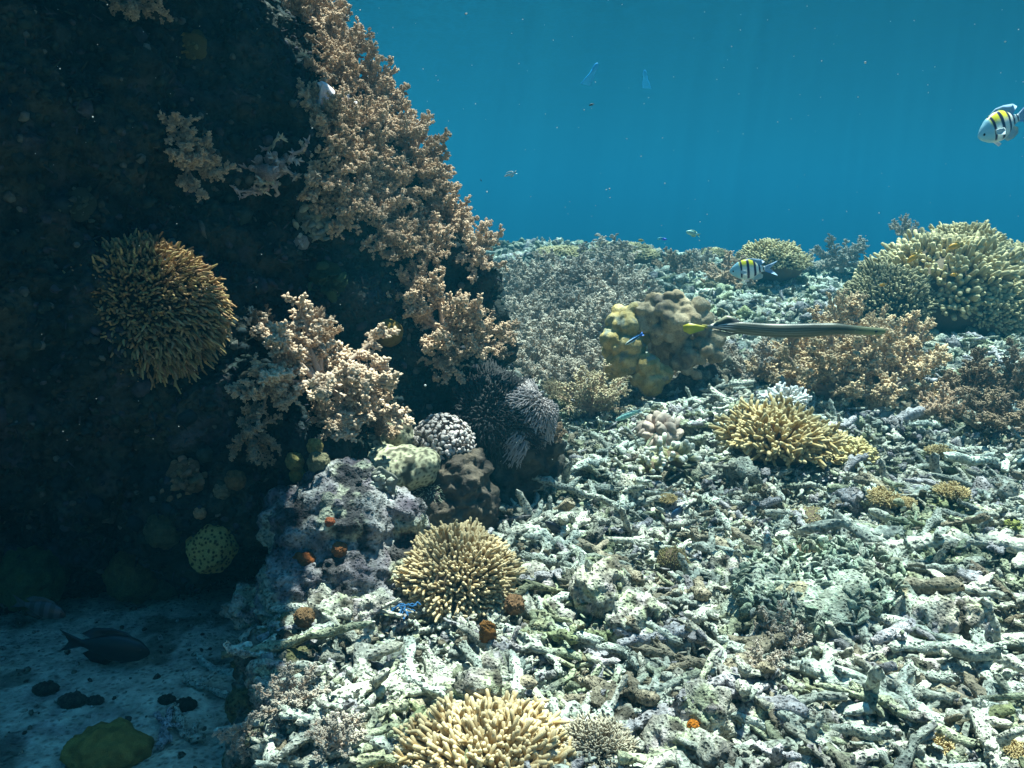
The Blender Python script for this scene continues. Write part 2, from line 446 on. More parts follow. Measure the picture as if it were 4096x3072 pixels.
def put_px(o, px, py, wpx, width, up=0.5, spin=None, sink=0.0, squash=1.0):
    """stand o (model width `width`) on the surface seen at a pixel, wpx pixels wide; axis between normal (up=0) and vertical (up=1)"""
    loc, n, D = hit(px, py)
    s = wpx * D / F / width
    ax = norm((1 - up) * n + up * np.array([0, 0, 1.0]))
    put(o, loc - ax * sink * s, ax, random.uniform(0, 6.28) if spin is None else spin, (s, s, s * squash))
    return loc, n, D

# ------------------------------------------------------------------ the big rock
def sp(px, py, D, r):
    return (*pix(px, py, D), r)
def make_rock():
    S = [sp(125, 95, 3.35, .70), sp(235, 210, 3.35, .66), sp(265, 320, 3.3, .63), sp(335, 425, 3.25, .48), sp(35, -60, 3.2, .80),
         sp(20, 170, 2.95, .78), sp(0, 300, 2.75, .66), sp(120, 330, 2.95, .64), sp(-180, 180, 2.6, .9), sp(-160, -120, 2.7, .95),
         sp(-60, -300, 3.2, .95), sp(-120, -550, 3.1, 1.0), sp(-250, 350, 2.5, .60), sp(150, 480, 3.3, .60), sp(40, 430, 3.3, .75), sp(-250, 480, 3.2, .8),
         sp(398, 335, 3.42, .40), sp(398, 400, 3.36, .40), sp(290, 455, 3.05, .40), sp(230, 440, 2.85, .38), sp(360, 330, 3.75, .6), sp(220, 150, 3.9, .7), sp(60, 100, 4.0, 1.0), sp(-100, 300, 3.8, 1.2),
         (-1.28, 2.35, 2.62, .58, .80, .50), (-.42, 2.20, 2.66, .225, .62, .32), (-.70, 2.10, 2.66, .5, .57, .32), (-.78, 3.12, 2.70, .34, .24, .30), (-1.0, 3.0, 2.4, .3, .3, .3), (-1.7, 2.4, 2.6, .9, .8, .6)]  # unseen overhang added to shade wall and sand, gapped to light the tentacled coral
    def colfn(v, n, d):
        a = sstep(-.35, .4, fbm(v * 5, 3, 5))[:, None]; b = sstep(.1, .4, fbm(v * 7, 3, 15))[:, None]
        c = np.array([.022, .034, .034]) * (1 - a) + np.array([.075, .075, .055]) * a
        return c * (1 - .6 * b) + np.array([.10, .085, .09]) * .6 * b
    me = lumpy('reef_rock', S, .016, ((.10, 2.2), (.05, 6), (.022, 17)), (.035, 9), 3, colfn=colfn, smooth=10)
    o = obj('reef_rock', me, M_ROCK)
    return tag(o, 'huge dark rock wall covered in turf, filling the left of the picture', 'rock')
rock = make_rock()
bpy.context.view_layer.update()

# ------------------------------------------------------------------ coral generators
def dome_dirs(n, amax=95, rng=RNG, j=.5):
    i = np.arange(n) + .5
    ca = 1 - i / n * (1 - math.cos(R(amax))); sa = np.sqrt(np.maximum(0, 1 - ca * ca)); ph = i * 2.39996
    d = np.stack([sa * np.cos(ph), sa * np.sin(ph), ca], 1)
    return norm(d + rng.normal(size=d.shape) * j / math.sqrt(n))
TAN, TANL = (.40, .265, .165), (.64, .465, .315)
def soft_coral_meshes(seed, nprim=11, ntw=9, nlob=11, h=1.0, lob=.030, spread=75, col=TAN, tip=TANL, flop=0.0):
    """bushy tree of a soft coral, about h tall and wide: stalk and branches / clustered polyps"""
    rng = np.random.default_rng(seed)
    st = []
    st.append(tubes(np.array([[(0, 0, -.08 * h), (.01, 0, .08 * h), (0, .01, .2 * h), (0, 0, .30 * h)]]), [[.07 * h, .06 * h, .055 * h, .035 * h]], 10, (.50, .40, .33), rng=rng))
    d = dome_dirs(nprim, spread, rng, 1.0); L = h * rng.uniform(.55, .85, nprim)
    t = np.linspace(0, 1, 7)
    base = np.array([0, 0, .12 * h]) + rng.normal(size=(nprim, 3)) * .02 * h + d * .02
    P = base[:, None] + d[:, None] * (t[None, :, None] * L[:, None, None])
    P[:, :, 2] += (t ** 2)[None] * .10 * h - flop * h * (t ** 2)[None]
    P += rng.normal(size=P.shape) * .018 * h * t[None, :, None]
    st.append(tubes(P, .036 * h * (1 - .65 * t)[None], 7, (.48, .37, .29), (.40, .27, .18), rng=rng))
    # twigs
    M = nprim * ntw; pi = np.repeat(np.arange(nprim), ntw); tt = np.tile(np.linspace(.32, 1, ntw), nprim) + rng.uniform(-.04, .04, M); tt = np.clip(tt, 0, 1)
    k = tt * 6; k0 = np.minimum(k.astype(int), 5); fr = (k - k0)[:, None]
    b = P[pi, k0] * (1 - fr) + P[pi, k0 + 1] * fr
    ax = norm(P[pi, k0 + 1] - P[pi, k0])
    side = norm(np.cross(ax, rng.normal(size=(M, 3))))
    td = norm(ax * rng.uniform(.5, 1.1, (M, 1)) + side)
    tl = h * rng.uniform(.10, .20, M) * (1.15 - .45 * tt)
    t2 = np.linspace(0, 1, 4); Q = b[:, None] + td[:, None] * (t2[None, :, None] * tl[:, None, None])
    st.append(tubes(Q, .016 * h * (1 - .5 * t2)[None], 5, (.42, .29, .20), rng=rng))
    # polyps clustered round each twig
    m = M * nlob; qi = np.repeat(np.arange(M), nlob); s = rng.uniform(.25, 1.08, m)[:, None]
    c = Q[qi, 0] * (1 - s) + Q[qi, 3] * s
    ld = norm(td[qi] * .55 + norm(rng.normal(size=(m, 3))) * .9 + np.array([0, 0, .2]))
    r = lob * h * rng.uniform(.65, 1.2, m)
    c = c + ld * (r * 1.1)[:, None]
    kc = np.repeat(rng.uniform(.78, 1.15, M), nlob)[:, None]
    cc = np.asarray(col) * kc * rng.uniform(.85, 1.15, (m, 1)); ct = np.asarray(tip) * kc * rng.uniform(.9, 1.1, (m, 1))
    po = blobs(c, np.stack([r * .62, r * .62, r * 1.25], 1), frame(ld, rng), 1, cc, ct, .12, 1.3, rng)
    return build_mesh('stalk', st), build_mesh('polyps', [po])
SOFT = [soft_coral_meshes(100 + i, *a) for i, a in enumerate([(17, 18, 26, 1, .0235, 88), (15, 19, 26, 1, .024, 75), (20, 16, 25, 1, .0225, 98), (14, 19, 28, 1, .025, 80, (.47, .32, .20), (.68, .51, .37))])]
SOFT_GREY = [soft_coral_meshes(120 + i, 17, 17, 22, 1, .0235, 88, (.36, .30, .235), (.54, .47, .38)) for i in range(3)]
SOFT_DARK = [soft_coral_meshes(140, 16, 17, 22, 1, .024, 85, (.20, .14, .09), (.34, .25, .16))]
SOFT_PALE = [soft_coral_meshes(160 + i, 18, 18, 25, 1, .0235, 85, (.53, .355, .19), (.80, .60, .38)) for i in range(2)]
SOFT_TUFT = [soft_coral_meshes(150, 34, 14, 10, 1, .022, 72, (.48, .38, .22), (.66, .55, .36))]
def soft(meshes, label, group=None, k=0):
    t = thing('soft_coral', label, 'soft coral', group)
    st, po = meshes[k % len(meshes)]
    obj('stalk', st, M_STALK, t); obj('polyp_clusters', po, M_SOFT, t)
    return t
def put_soft(o, px, py, wpx, up=.5, D=None, sink=.04, sq=1.0):
    return put_px(o, px, py, wpx, 1.15, up, None, sink, sq)

def staghorn_mesh(seed, Rx, Hz, n, r, amax=95, nub=2, nl=.32, c0=(.34, .21, .085), c1=(.40, .27, .12), tip=(.66, .56, .38), inner=.35, jitl=.10, upw=.25):
    """dense colony of upright fingers radiating from a base"""
    rng = np.random.default_rng(seed)
    d = dome_dirs(n, amax, rng, .7)
    lump = 1 + .17 * noise3(d * 2.2 + seed, 3)[:, None] * 2
    end = d * np.array([Rx, Rx, Hz]) * rng.uniform(1 - jitl, 1 + jitl * .5, (n, 1)) * lump
    st = end * inner; st[:, 2] *= .6
    t = np.linspace(0, 1, 6)
    P = st[:, None] * (1 - t)[None, :, None] + end[:, None] * t[None, :, None]
    P[:, :, 2] += (upw * Rx * .25 * (t ** 2))[None] * (1 - d[:, 2:3])
    P[:, 1:] += (rng.normal(size=(n, 5, 3)) * r * .35)
    prof = np.array([1.1, 1.05, 1.0, .98, .97, .80])
    rr = r * rng.uniform(.8, 1.15, (n, 1)) * prof[None]
    ct = [0, .1, .3, .6, .95, 1]
    k = rng.uniform(.8, 1.15, (n, 1))
    def tc(a): return np.clip(np.asarray(a) * k, 0, 1)
    ch = []
    tipn = P[:, -1] + norm(P[:, -1] - P[:, -2]) * r * .38
    P2 = np.concatenate([P, tipn[:, None]], 1); rr2 = np.concatenate([rr, np.zeros((n, 1)) + r * .02], 1); 
    v, q, c = tubes(P2, rr2, 7, tc(c0), tc(c1), rng=rng)
    w = np.repeat(np.tile(np.array([0, 0, 0, .12, .55, 1, 1]), n), 7)[:, None]
    c = c * (1 - w) + np.asarray(tip) * w
    ch.append((v, q, c))
    for j in range(nub):
        s = rng.uniform(.45, .92, (n, 1)); b = st * (1 - s) + end * s; b[:, 2] += upw * Rx * .25 * (s[:, 0] ** 2) * (1 - d[:, 2])
        L = np.linalg.norm(end - st, axis=1)[:, None] * nl * rng.uniform(.6, 1.3, (n, 1))
        e = norm(norm(end - st) * .8 + norm(rng.normal(size=(n, 3))) * .75 + np.array([0, 0, .15]))
        t3 = np.linspace(0, 1, 4); Q = b[:, None] + e[:, None] * (L[:, None] * t3[None, :, None])
        Q = np.concatenate([Q, (Q[:, -1] + e * r * .4)[:, None]], 1)
        v, q, c = tubes(Q, r * .85 * np.array([1, .98, .96, .80, .02])[None] * np.ones((n, 1)), 6, tc(c1), tc(c1), rng=rng)
        w = np.repeat(np.tile(np.array([0, .1, .6, 1, 1]), n), 6)[:, None]
        c = c * (1 - w) + np.asarray(tip) * w
        ch.append((v, q, c))
    return build_mesh('branches', ch)
def colony(name, label, cat, br, base_col=(.12, .085, .05), base=(.62, .45), group=None, bn='branches'):
    """br mesh plus a solid base under it"""
    t = thing(name, label, cat, group)
    obj(bn, br, M_HARD, t)
    v, f = ICO[3]; w = max(np.abs([x.co[0] for x in list(br.vertices)[::37]]).max(), 1e-3); h = max([x.co[2] for x in list(br.vertices)[::37]])
    v2 = v * np.array([w * base[0], w * base[0], h * base[1]]); v2 = v2 + vecnoise(v2 * 8 / w * .3, 3) * w * .06
    obj('base', build_mesh('base', [(v2, f, base_col)]), M_HARD, t)
    return t

# ------------------------------------------------------------------ boulders that stand in front of the rock
def crust_col(base_a, base_b, spots=()):
    def fn(v, n, d):
        sc = 1.0 / max(np.ptp(v[:, 0]), 1e-3)
        a = sstep(-.35, .35, fbm(v * sc * 5, 3, 7))[:, None]
        c = np.asarray(base_a) * (1 - a) + np.asarray(base_b) * a
        for k, (col, th) in enumerate(spots):
            w = sstep(th, th + .12, fbm(v * sc * 4.5 + 9 * k, 3, 91 + k))[:, None]
            c = c * (1 - w) + np.asarray(col) * w
        return c
    return fn
def boulder(name, label, spheres, voxel, cols, cat='rock', amps=((.022, 9), (.016, 22), (.008, 55)), rid=(.016, 26), seed=1, mat=None):
    ctr = np.mean([s[:3] for s in spheres], 0)
    me = lumpy(name, [tuple(np.array(s[:3]) - ctr) + tuple(s[3:]) for s in spheres], voxel, amps, rid, seed, colfn=cols, smooth=4)
    o = obj(name, me, mat or M_RUBBLE_I); o.location = ctr
    return tag(o, label, cat)
boulder('boulder', 'knobbly grey purple boulder with orange sponge patches left of the tan finger coral',
        [sp(335, 540, 2.42, .16), sp(345, 503, 2.50, .12), sp(385, 522, 2.50, .11), sp(303, 592, 2.32, .12), sp(350, 592, 2.34, .13), sp(298, 525, 2.46, .09), sp(398, 570, 2.44, .09), sp(290, 620, 2.32, .07)],
        .008, crust_col((.20, .17, .20), (.46, .44, .44), [((.48, .48, .38), .12), ((.07, .065, .07), .14)]), seed=5)
boulder('boulder', 'small pale crusty boulder at the edge of the sand, lowest and nearest of the boulders',
        [sp(285, 665, 2.1, .10), sp(300, 700, 2.02, .12), sp(270, 715, 2.0, .08), sp(320, 740, 1.95, .13), sp(262, 752, 1.9, .07)],
        .007, crust_col((.16, .15, .12), (.42, .43, .36), [((.20, .19, .09), .1), ((.07, .065, .05), .14)]), seed=8)
boulder('boulder', 'brown lumpy boulder below the dome of pinkish white polyps', [sp(452, 480, 2.85, .115), sp(463, 505, 2.85, .11), sp(440, 520, 2.8, .09), sp(425, 470, 2.9, .09)],
        .008, crust_col((.055, .045, .038), (.12, .095, .07)), seed=12, mat=M_TURF)
boulder('boulder', 'dark rounded foot of rock at the base of the wall beside the pale sand', [sp(505, 440, 3.15, .19), sp(530, 470, 3.25, .12), sp(500, 490, 3.2, .16)],
        .010, crust_col((.03, .035, .035), (.08, .075, .06)), seed=13, mat=M_TURF)
# a plate of dead table coral, overhanging on the right
def plate_mesh(seed, a, b, th, cols):
    rng = np.random.default_rng(seed)
    n, m = 30, 90
    r = np.linspace(0, 1, n); ph = np.linspace(0, 2 * math.pi, m, endpoint=False)
    Rr, Ph = np.meshgrid(r, ph, indexing='ij')
    edge = 1 + .16 * noise3(np.stack([np.cos(Ph) * 1.4, np.sin(Ph) * 1.4, Ph * 0 + seed], -1).reshape(-1, 3), 4).reshape(n, m) * 2 + .05 * np.sin(Ph * 7)
    x = Rr * edge * a * np.cos(Ph); y = Rr * edge * b * np.sin(Ph)
    q = np.stack([x, y, x * 0], -1).reshape(-1, 3)
    up = (.05 * fbm(q * 6, 3, seed) + .02 * ridged(q * 18, 2, seed)).reshape(n, m)
    zt = up + th * .5 * np.sqrt(np.maximum(0, 1 - Rr ** 8)) - .05 * Rr ** 3
    zb = up - th * .5 * np.sqrt(np.maximum(0, 1 - Rr ** 4)) - .05 * Rr ** 3 - (1 - Rr) * .10
    top = np.stack([x, y, zt], -1).reshape(-1, 3); bot = np.stack([x, y, zb], -1).reshape(-1, 3)
    i = np.arange(n * m).reshape(n, m); j = np.roll(i, -1, 1)
    f = np.stack([i[:-1], i[1:], j[1:], j[:-1]], -1).reshape(-1, 4)
    ct = cols(top, None, None)
    return build_mesh('plate', [(top, f, ct), (bot, f[:, ::-1], (.07, .065, .05))])
def crust_leaves(seed, n, a, b, zf, size=.022, col=(.40, .46, .38)):
    rng = np.random.default_rng(seed)
    r = np.sqrt(rng.uniform(0, .9, n)); ph = rng.uniform(0, 6.28, n)
    x = a * r * np.cos(ph); y = b * r * np.sin(ph)
    s = size * rng.uniform(.5, 1.2, n)
    d = norm(np.stack([rng.normal(size=n) * .9, rng.normal(size=n) * .9, np.ones(n) * .35], 1))
    fr = frame(d, rng)
    c = np.stack([x, y, zf(x, y) + s * .4], 1)
    return blobs(c, np.stack([s, s * .8, s * .22], 1), fr, 2, jit(col, n, .25, rng), None, .28, 1.6, rng)
def table_plate():
    t = thing('dead_table_coral', 'broad pale plate of dead table coral overgrown with frilly crusts, overhanging a dark gap', 'coral')
    o = obj('plate', plate_mesh(3, .24, .19, .05, crust_col((.25, .27, .22), (.46, .50, .42), [((.42, .36, .24), .2)])), M_RUBBLE_I, t)
    obj('frilly_crust', build_mesh('frilly_crust', [crust_leaves(5, 420, .23, .18, lambda x, y: .025 + 0 * x, .019)]), M_RUBBLE_I, t)
    loc, n, D = hit(822, 640)
    put(t, loc + np.array([0, .06, .10]), (-.12, -.25, 1), .3)
    st = obj('stump', build_mesh('stump', [blobs([(0, .03, -.10)], [(.07, .06, .10)], np.eye(3)[None], 3, (.10, .09, .07), None, .2)]), M_RUBBLE_I, t)
    return t
table_plate()
# massive lobed coral heads
def massive():
    t = thing('massive_coral', 'tall lumpy yellow and tan coral head with many rounded lobes under the trumpetfish tail', 'coral')
    D = 4.6
    b = pix(668, 385, D); t.location = b
    def P(px, py, dd, r): return tuple(np.array(pix(px, py, D + dd)) - b) + (r,)
    def lobes(seed, cx, cy, w, h, n, r0, r1, dd=0):
        rng = np.random.default_rng(seed); out = []
        for _ in range(n):
            a = rng.uniform(0, 6.28); q = math.sqrt(rng.uniform(0, 1))
            out.append(P(cx + w * q * math.cos(a), cy + h * q * math.sin(a), dd - .10 * (1 - q) + rng.uniform(-.04, .04), rng.uniform(r0, r1)))
        return out
    yel = crust_col((.42, .30, .10), (.58, .46, .22), [((.30, .30, .22), .25)])
    tan = crust_col((.30, .22, .13), (.50, .39, .25), [((.20, .16, .12), .25)])
    S = lobes(1, 627, 342, 19, 34, 60, .028, .046, -.05) + [P(628, 318, .04, .07), P(634, 335, .06, .085), P(624, 358, .06, .075), P(612, 372, .02, .05)]
    obj('lobe_column', lumpy('lobe_column', S, .009, ((.008, 14), (.004, 40)), None, 3, colfn=yel, smooth=1), M_MASSIVE, t)
    S = [P(660, 320, .14, .09), P(688, 335, .17, .12), P(670, 345, .17, .12), P(698, 365, .15, .11), P(672, 372, .16, .11)] + lobes(2, 672, 318, 38, 22, 80, .026, .046, -.08) + lobes(4, 695, 345, 26, 30, 50, .024, .04, -.06)
    obj('main_head', lumpy('main_head', S, .009, ((.010, 12), (.005, 34)), None, 5, colfn=tan, smooth=1), M_MASSIVE, t)
    S = [P(648, 366, -.12, .065), P(661, 374, -.10, .055), P(640, 378, -.10, .05), P(651, 384, -.12, .06)]
    obj('small_lobe', lumpy('small_lobe', S, .008, ((.012, 14), (.006, 40)), None, 6, colfn=yel, smooth=3), M_MASSIVE, t)
    S = [P(706, 376, .02, .07), P(718, 360, .08, .06), P(692, 385, .0, .08), P(668, 395, .05, .09), P(720, 378, .05, .05)]
    obj('dead_foot', lumpy('dead_foot', S, .010, ((.02, 12), (.012, 34)), (.012, 30), 7, colfn=crust_col((.07, .06, .055), (.20, .18, .15), [((.30, .29, .24), .2)]), smooth=3), M_RUBBLE_I, t)
massive()
# rock mound on the right
boulder('rock_mound', 'rocky mound under the big branching coral at the right edge', [sp(940, 300, 6.4, .42), sp(985, 300, 6.5, .36), sp(890, 305, 6.4, .27), sp(1015, 300, 6.9, .36), sp(960, 335, 6.3, .22)],
        .025, crust_col((.08, .09, .08), (.26, .26, .22)), amps=((.05, 4), (.03, 10), (.015, 26)), rid=(.03, 12), seed=21)
bpy.context.view_layer.update()

# ------------------------------------------------------------------ rubble: single pieces that show large, and the rest as one mass
MINT, CREAM, LILAC, GREEN, BROWN = (.72, .75, .66), (.80, .77, .66), (.54, .50, .53), (.55, .57, .40), (.36, .30, .22)
def pick_cols(M, rng):
    pal = np.array([MINT, CREAM, LILAC, GREEN, BROWN]); w = rng.choice(5, M, p=[.36, .28, .15, .14, .07])
    return np.clip(pal[w] * rng.uniform(.7, 1.15, (M, 1)), 0, 1)
def stick_arrays(M, rng, L0=.09, L1=.26, r0=.009, r1=.019, n=11, flat0=False):
    L = rng.uniform(L0, L1, M); r = rng.uniform(r0, r1, M)
    ph = rng.uniform(0, 6.28, M); el = rng.normal(size=M) * .22
    d = np.stack([np.cos(ph) * np.cos(el), np.sin(ph) * np.cos(el), np.sin(el)], 1)
    t = np.concatenate([[-.5], np.linspace(-.485, .485, n - 2), [.5]])
    if flat0: d = np.array([[1.0, 0, 0]])
    P = d[:, None] * (L[:, None, None] * t[None, :, None])
    bend = rng.normal(size=(M, 3)) * L[:, None] * .35; P += bend[:, None] * ((t ** 2) - .08)[None, :, None]
    P += rng.normal(size=P.shape) * r[:, None, None] * .22
    env = np.ones(n); env[0] = .08; env[1] = .85; env[-1] = .08; env[-2] = .85
    Rd = r[:, None] * env[None] * rng.uniform(.8, 1.25, (M, n)) * np.linspace(1.2, .8, n)[None]
    return P, Rd, d, L, r
def sticks_chunk(M, rng, ctr=None, k=8, col=None, **kw):
    P, Rd, d, L, r = stick_arrays(M, rng, **kw)
    if ctr is not None: P = P + ctr[:, None]
    col = pick_cols(M, rng) if col is None else col
    ch = [tubes(P, Rd, k, col, rng=rng)]
    for j in range(2):
        s = rng.integers(2, 9, M); b = P[np.arange(M), s]; e = norm(d * rng.choice([-1, 1], (M, 1)) * .6 + norm(rng.normal(size=(M, 3))) * np.array([1, 1, .4]))
        t = np.array([0, .35, .7, .96, 1]); Q = b[:, None] + e[:, None] * (L * rng.uniform(.15, .38, M))[:, None, None] * t[None, :, None]
        ch.append(tubes(Q, (r * .8)[:, None] * np.array([1, .97, .94, .85, .08])[None], k - 1, col, rng=rng))
    out = []
    for v, q, c in ch:
        v = v + vecnoise(v * 55, 3, 2) * .009 + vecnoise(v * 160, 8, 1) * .003
        out.append((v, q, c))
    return out
def knobs_chunk(rng, P, r, col, per=26):
    """coralline knobs and leafy crusts stuck on a stick"""
    n = len(P); i = rng.integers(1, n - 1, per); d = norm(rng.normal(size=(per, 3)) + np.array([0, 0, .6]))
    c = P[i] + d * r * .8; s = r * rng.uniform(.22, .62, per)
    return blobs(c, np.stack([s, s, s * rng.uniform(.35, .9, per)], 1), frame(d, rng), 2, np.broadcast_to(col, (per, 3)) * rng.uniform(.7, 1.15, (per, 1)), None, .22, 1.7, rng)
def scatter(n, rng, d0, d1, pw=1.0, xs=.64, off=.15):
    y = (rng.uniform(d0 ** pw, d1 ** pw, n * 3)) ** (1 / pw); x = rng.uniform(-1, 1, n * 3) * (xs * y + off)
    k = sand_mask(x, y) < .04
    x, y = x[k][:n], y[k][:n]
    return x, y, ground(x, y)
# 1 individuals
VAR = []
for i in range(14):
    rng = np.random.default_rng(300 + i); P, Rd, d, L, r = stick_arrays(1, rng, .18, .34, .009, .016, 15, True)
    c = pick_cols(1, rng)
    ch = [tubes(P, Rd, 10, c, rng=rng)]
    nb = 2 + i % 3
    for j in range(nb):
        s = rng.integers(2, 13); e = norm(d[0] * rng.choice([-1, 1]) * .7 + norm(rng.normal(size=3)) * np.array([1, 1, .2]))
        t = np.linspace(0, 1, 7); ln = L[0] * rng.uniform(.2, .45)
        ch.append(tubes((P[0, s] + e * ln * t[:, None])[None], r[0] * .85 * np.array([[1, 1, .98, .95, .92, .85, .08]]), 9, c, rng=rng))
    ch = [(v + vecnoise(v * 50, 3, 2) * .011 + vecnoise(v * 150, 8, 1) * .004, q, cc) for v, q, cc in ch]
    ch.append(knobs_chunk(rng, P[0], r[0] * .8, c[0], 40))
    ii = rng.integers(1, 14, 40); dd = norm(rng.normal(size=(40, 3)) + np.array([0, 0, .5])); ss = r[0] * rng.uniform(.25, .55, 40)
    ch.append(blobs(P[0][ii] + dd * r[0] * .9, np.stack([ss, ss * .8, ss * .22], 1), frame(np.cross(dd, norm(rng.normal(size=(40, 3)))), rng), 2, np.broadcast_to(c, (40, 3)) * rng.uniform(.8, 1.2, (40, 1)), None, .4, 1.8, rng))
    VAR.append(build_mesh('dead_coral_branch', ch))
HERO = [ # px, py, length px, spin  (sticks that stand out in the photo)
    (560, 560, 95, 2.5), (585, 548, 80, .9), (610, 575, 70, 2.2), (545, 590, 70, .6), (625, 540, 60, 2.8), (690, 455, 75, 2.7), (668, 470, 60, 1.8),
    (905, 655, 110, 2.45), (930, 690, 120, .55), (860, 690, 90, 2.4), (960, 720, 110, 2.3), (760, 720, 95, 2.5), (905, 735, 100, 2.4), (990, 690, 90, .3),
    (640, 640, 70, 2.3), (585, 655, 75, 2.4), (610, 620, 70, 2.0), (520, 625, 60, .7), (480, 655, 70, 2.2), (690, 600, 70, 1.2), (840, 560, 90, 2.9), (900, 545, 110, 3.0),
    (960, 560, 120, 2.9), (990, 610, 100, 2.7), (830, 470, 60, 2.9), (890, 430, 70, 2.7), (935, 435, 60, .4), (1000, 470, 80, .2), (780, 640, 60, .8), (735, 660, 70, 2.2)]
rng = np.random.default_rng(77)
HERO += [(px, py, w, a) for px, py, w, a in [(870, 600, 110, 2.75), (940, 590, 90, 2.5), (985, 650, 120, 2.6), (880, 720, 130, 2.55), (1000, 735, 110, 2.5), (820, 740, 90, 2.3), (955, 665, 90, 2.45), (900, 690, 80, .4), (735, 560, 80, 2.8), (760, 600, 70, 2.6), (700, 650, 90, 2.3), (660, 690, 80, 2.5), (620, 690, 70, .6), (560, 640, 80, 2.3), (860, 520, 90, 2.95), (980, 520, 100, .1), (930, 490, 80, 2.9), (600, 600, 80, 2.5)]]
LBL = 'pale crusted dead coral branch lying loose in the bank of rubble'
GRP = 'dead coral branches of the rubble bank'
n_i = 250
gx, gy, gz = scatter(n_i, rng, 1.45, 4.6, .9, .60, .05)
for k in range(len(gx) + len(HERO)):
    o = obj('dead_coral_branch', VAR[k % 14], M_RUBBLE_I); tag(o, LBL, 'dead coral', GRP)
    if k < len(HERO):
        px, py, w, a = HERO[k]; loc, n, D = hit(px, py)
        put(o, loc + np.array([0, 0, .045]), norm(np.array([rng.normal() * .12, rng.normal() * .12 - .1, 1])), a, w * D / F / .24 * 1.1)
    else:
        j = k - len(HERO)
        put(o, (gx[j], gy[j], gz[j] + rng.uniform(.02, .065)), norm(np.array([rng.normal() * .25, rng.normal() * .25, 1])), rng.uniform(0, 6.28), rng.uniform(.65, 1.15))
CH = []
for i in range(5):
    rng2 = np.random.default_rng(500 + i); S = [(*(rng2.normal(size=3) * np.array([.06, .06, .025])), rng2.uniform(.03, .06)) for _ in range(6)]
    CH.append(lumpy('dead_coral_chunk', S, .0065, ((.02, 14), (.014, 34), (.006, 80)), (.018, 30), 600 + i, colfn=crust_col((.30, .27, .24), (.66, .64, .54), [((.50, .52, .36), .12), ((.10, .09, .07), .16), ((.60, .52, .52), .2)]), smooth=2))
gx, gy, gz = scatter(34, rng, 1.5, 5.2, .9, .58, .05)
for k in range(len(gx)):
    o = obj('dead_coral_chunk', CH[k % 5], M_RUBBLE_I); tag(o, 'knobbly pale chunk of dead coral half buried in the bank of rubble', 'dead coral', 'dead coral chunks of the rubble bank')
    put(o, (gx[k], gy[k], gz[k] + .01), norm(np.array([rng.normal() * .3, rng.normal() * .3, 1])), rng.uniform(0, 6.28), rng.uniform(.5, 1.15))
# 2 the mass
def rubble_mass():
    rng = np.random.default_rng(5)
    ch = []
    x, y, z = scatter(3600, rng, 1.3, 5.5, 1.1); ch += sticks_chunk(len(x), rng, np.stack([x, y, z + rng.uniform(-.01, .05, len(x))], 1), 7, L0=.07, L1=.22, r0=.005, r1=.012)
    x, y, z = scatter(1500, rng, 5.2, 11.5, 1.6); ch += sticks_chunk(len(x), rng, np.stack([x, y, z + rng.uniform(-.01, .04, len(x))], 1), 6, L0=.12, L1=.34, r0=.014, r1=.028)
    # lumps
    def lumps(n, d0, d1, s0, s1, sub, pw, flat=.75):
        x, y, z = scatter(n, rng, d0, d1, pw); n = len(x); s = s0 * (s1 / s0) ** rng.uniform(0, 1, n)
        S = np.stack([s * rng.uniform(.7, 1.3, n), s * rng.uniform(.7, 1.3, n), s * flat * rng.uniform(.5, 1.2, n)], 1)
        v, q, c = blobs(np.stack([x, y, z + s * rng.uniform(-.1, .7, n)], 1), S, None, sub, pick_cols(n, rng), None, .55, 2.6, rng)
        sv = np.repeat(s, len(v) // n)[:, None]; v = v + vecnoise(v * (1.1 / sv), 4, 2) * sv * .35
        ch.append((v, q, c))
    lumps(7500, 1.3, 3.2, .004, .015, 2, 1.0); lumps(250, 1.3, 3.2, .02, .04, 3, 1.0); lumps(7000, 2.6, 6, .007, .024, 2, 1.2); lumps(300, 2.6, 6, .03, .06, 3, 1.2); lumps(6000, 5, 12, .018, .055, 2, 1.6)
    # thin leafy crusts
    def leaves(n, d0, d1, s0, s1, pw):
        x, y, z = scatter(n, rng, d0, d1, pw); n = len(x); s = rng.uniform(s0, s1, n)
        d = norm(rng.normal(size=(n, 3)) * .8 + np.array([0, 0, .7]))
        v, q, c = blobs(np.stack([x, y, z + rng.uniform(0, .045, n)], 1), np.stack([s, s * .75, s * .2], 1), frame(d, rng), 2, pick_cols(n, rng) * 1.05, None, .4, 1.7, rng)
        ch.append((v, q, c))
    leaves(9000, 1.3, 3.6, .006, .017, 1.0); leaves(8000, 3, 7, .010, .024, 1.3); leaves(7000, 6, 12, .018, .045, 1.6)
    for i, (v, q, c) in enumerate(ch):          # algal film in broad patches
        a = sstep(-.25, .3, fbm(v * np.array([1.6, 1.6, .5]), 3, 201))[:, None]; b = sstep(.12, .38, fbm(v * np.array([2.6, 2.6, 1]), 3, 231))[:, None]
        ch[i] = (v, q, c * (.62 + .38 * a) * (1 - b * np.array([.34, .30, .46])))
    o = obj('coral_rubble', build_mesh('coral_rubble', ch), M_RUBBLE, kind='stuff')
    tag(o, 'bank of broken pale coral rubble covering the reef flat', 'rubble')
rubble_mass()
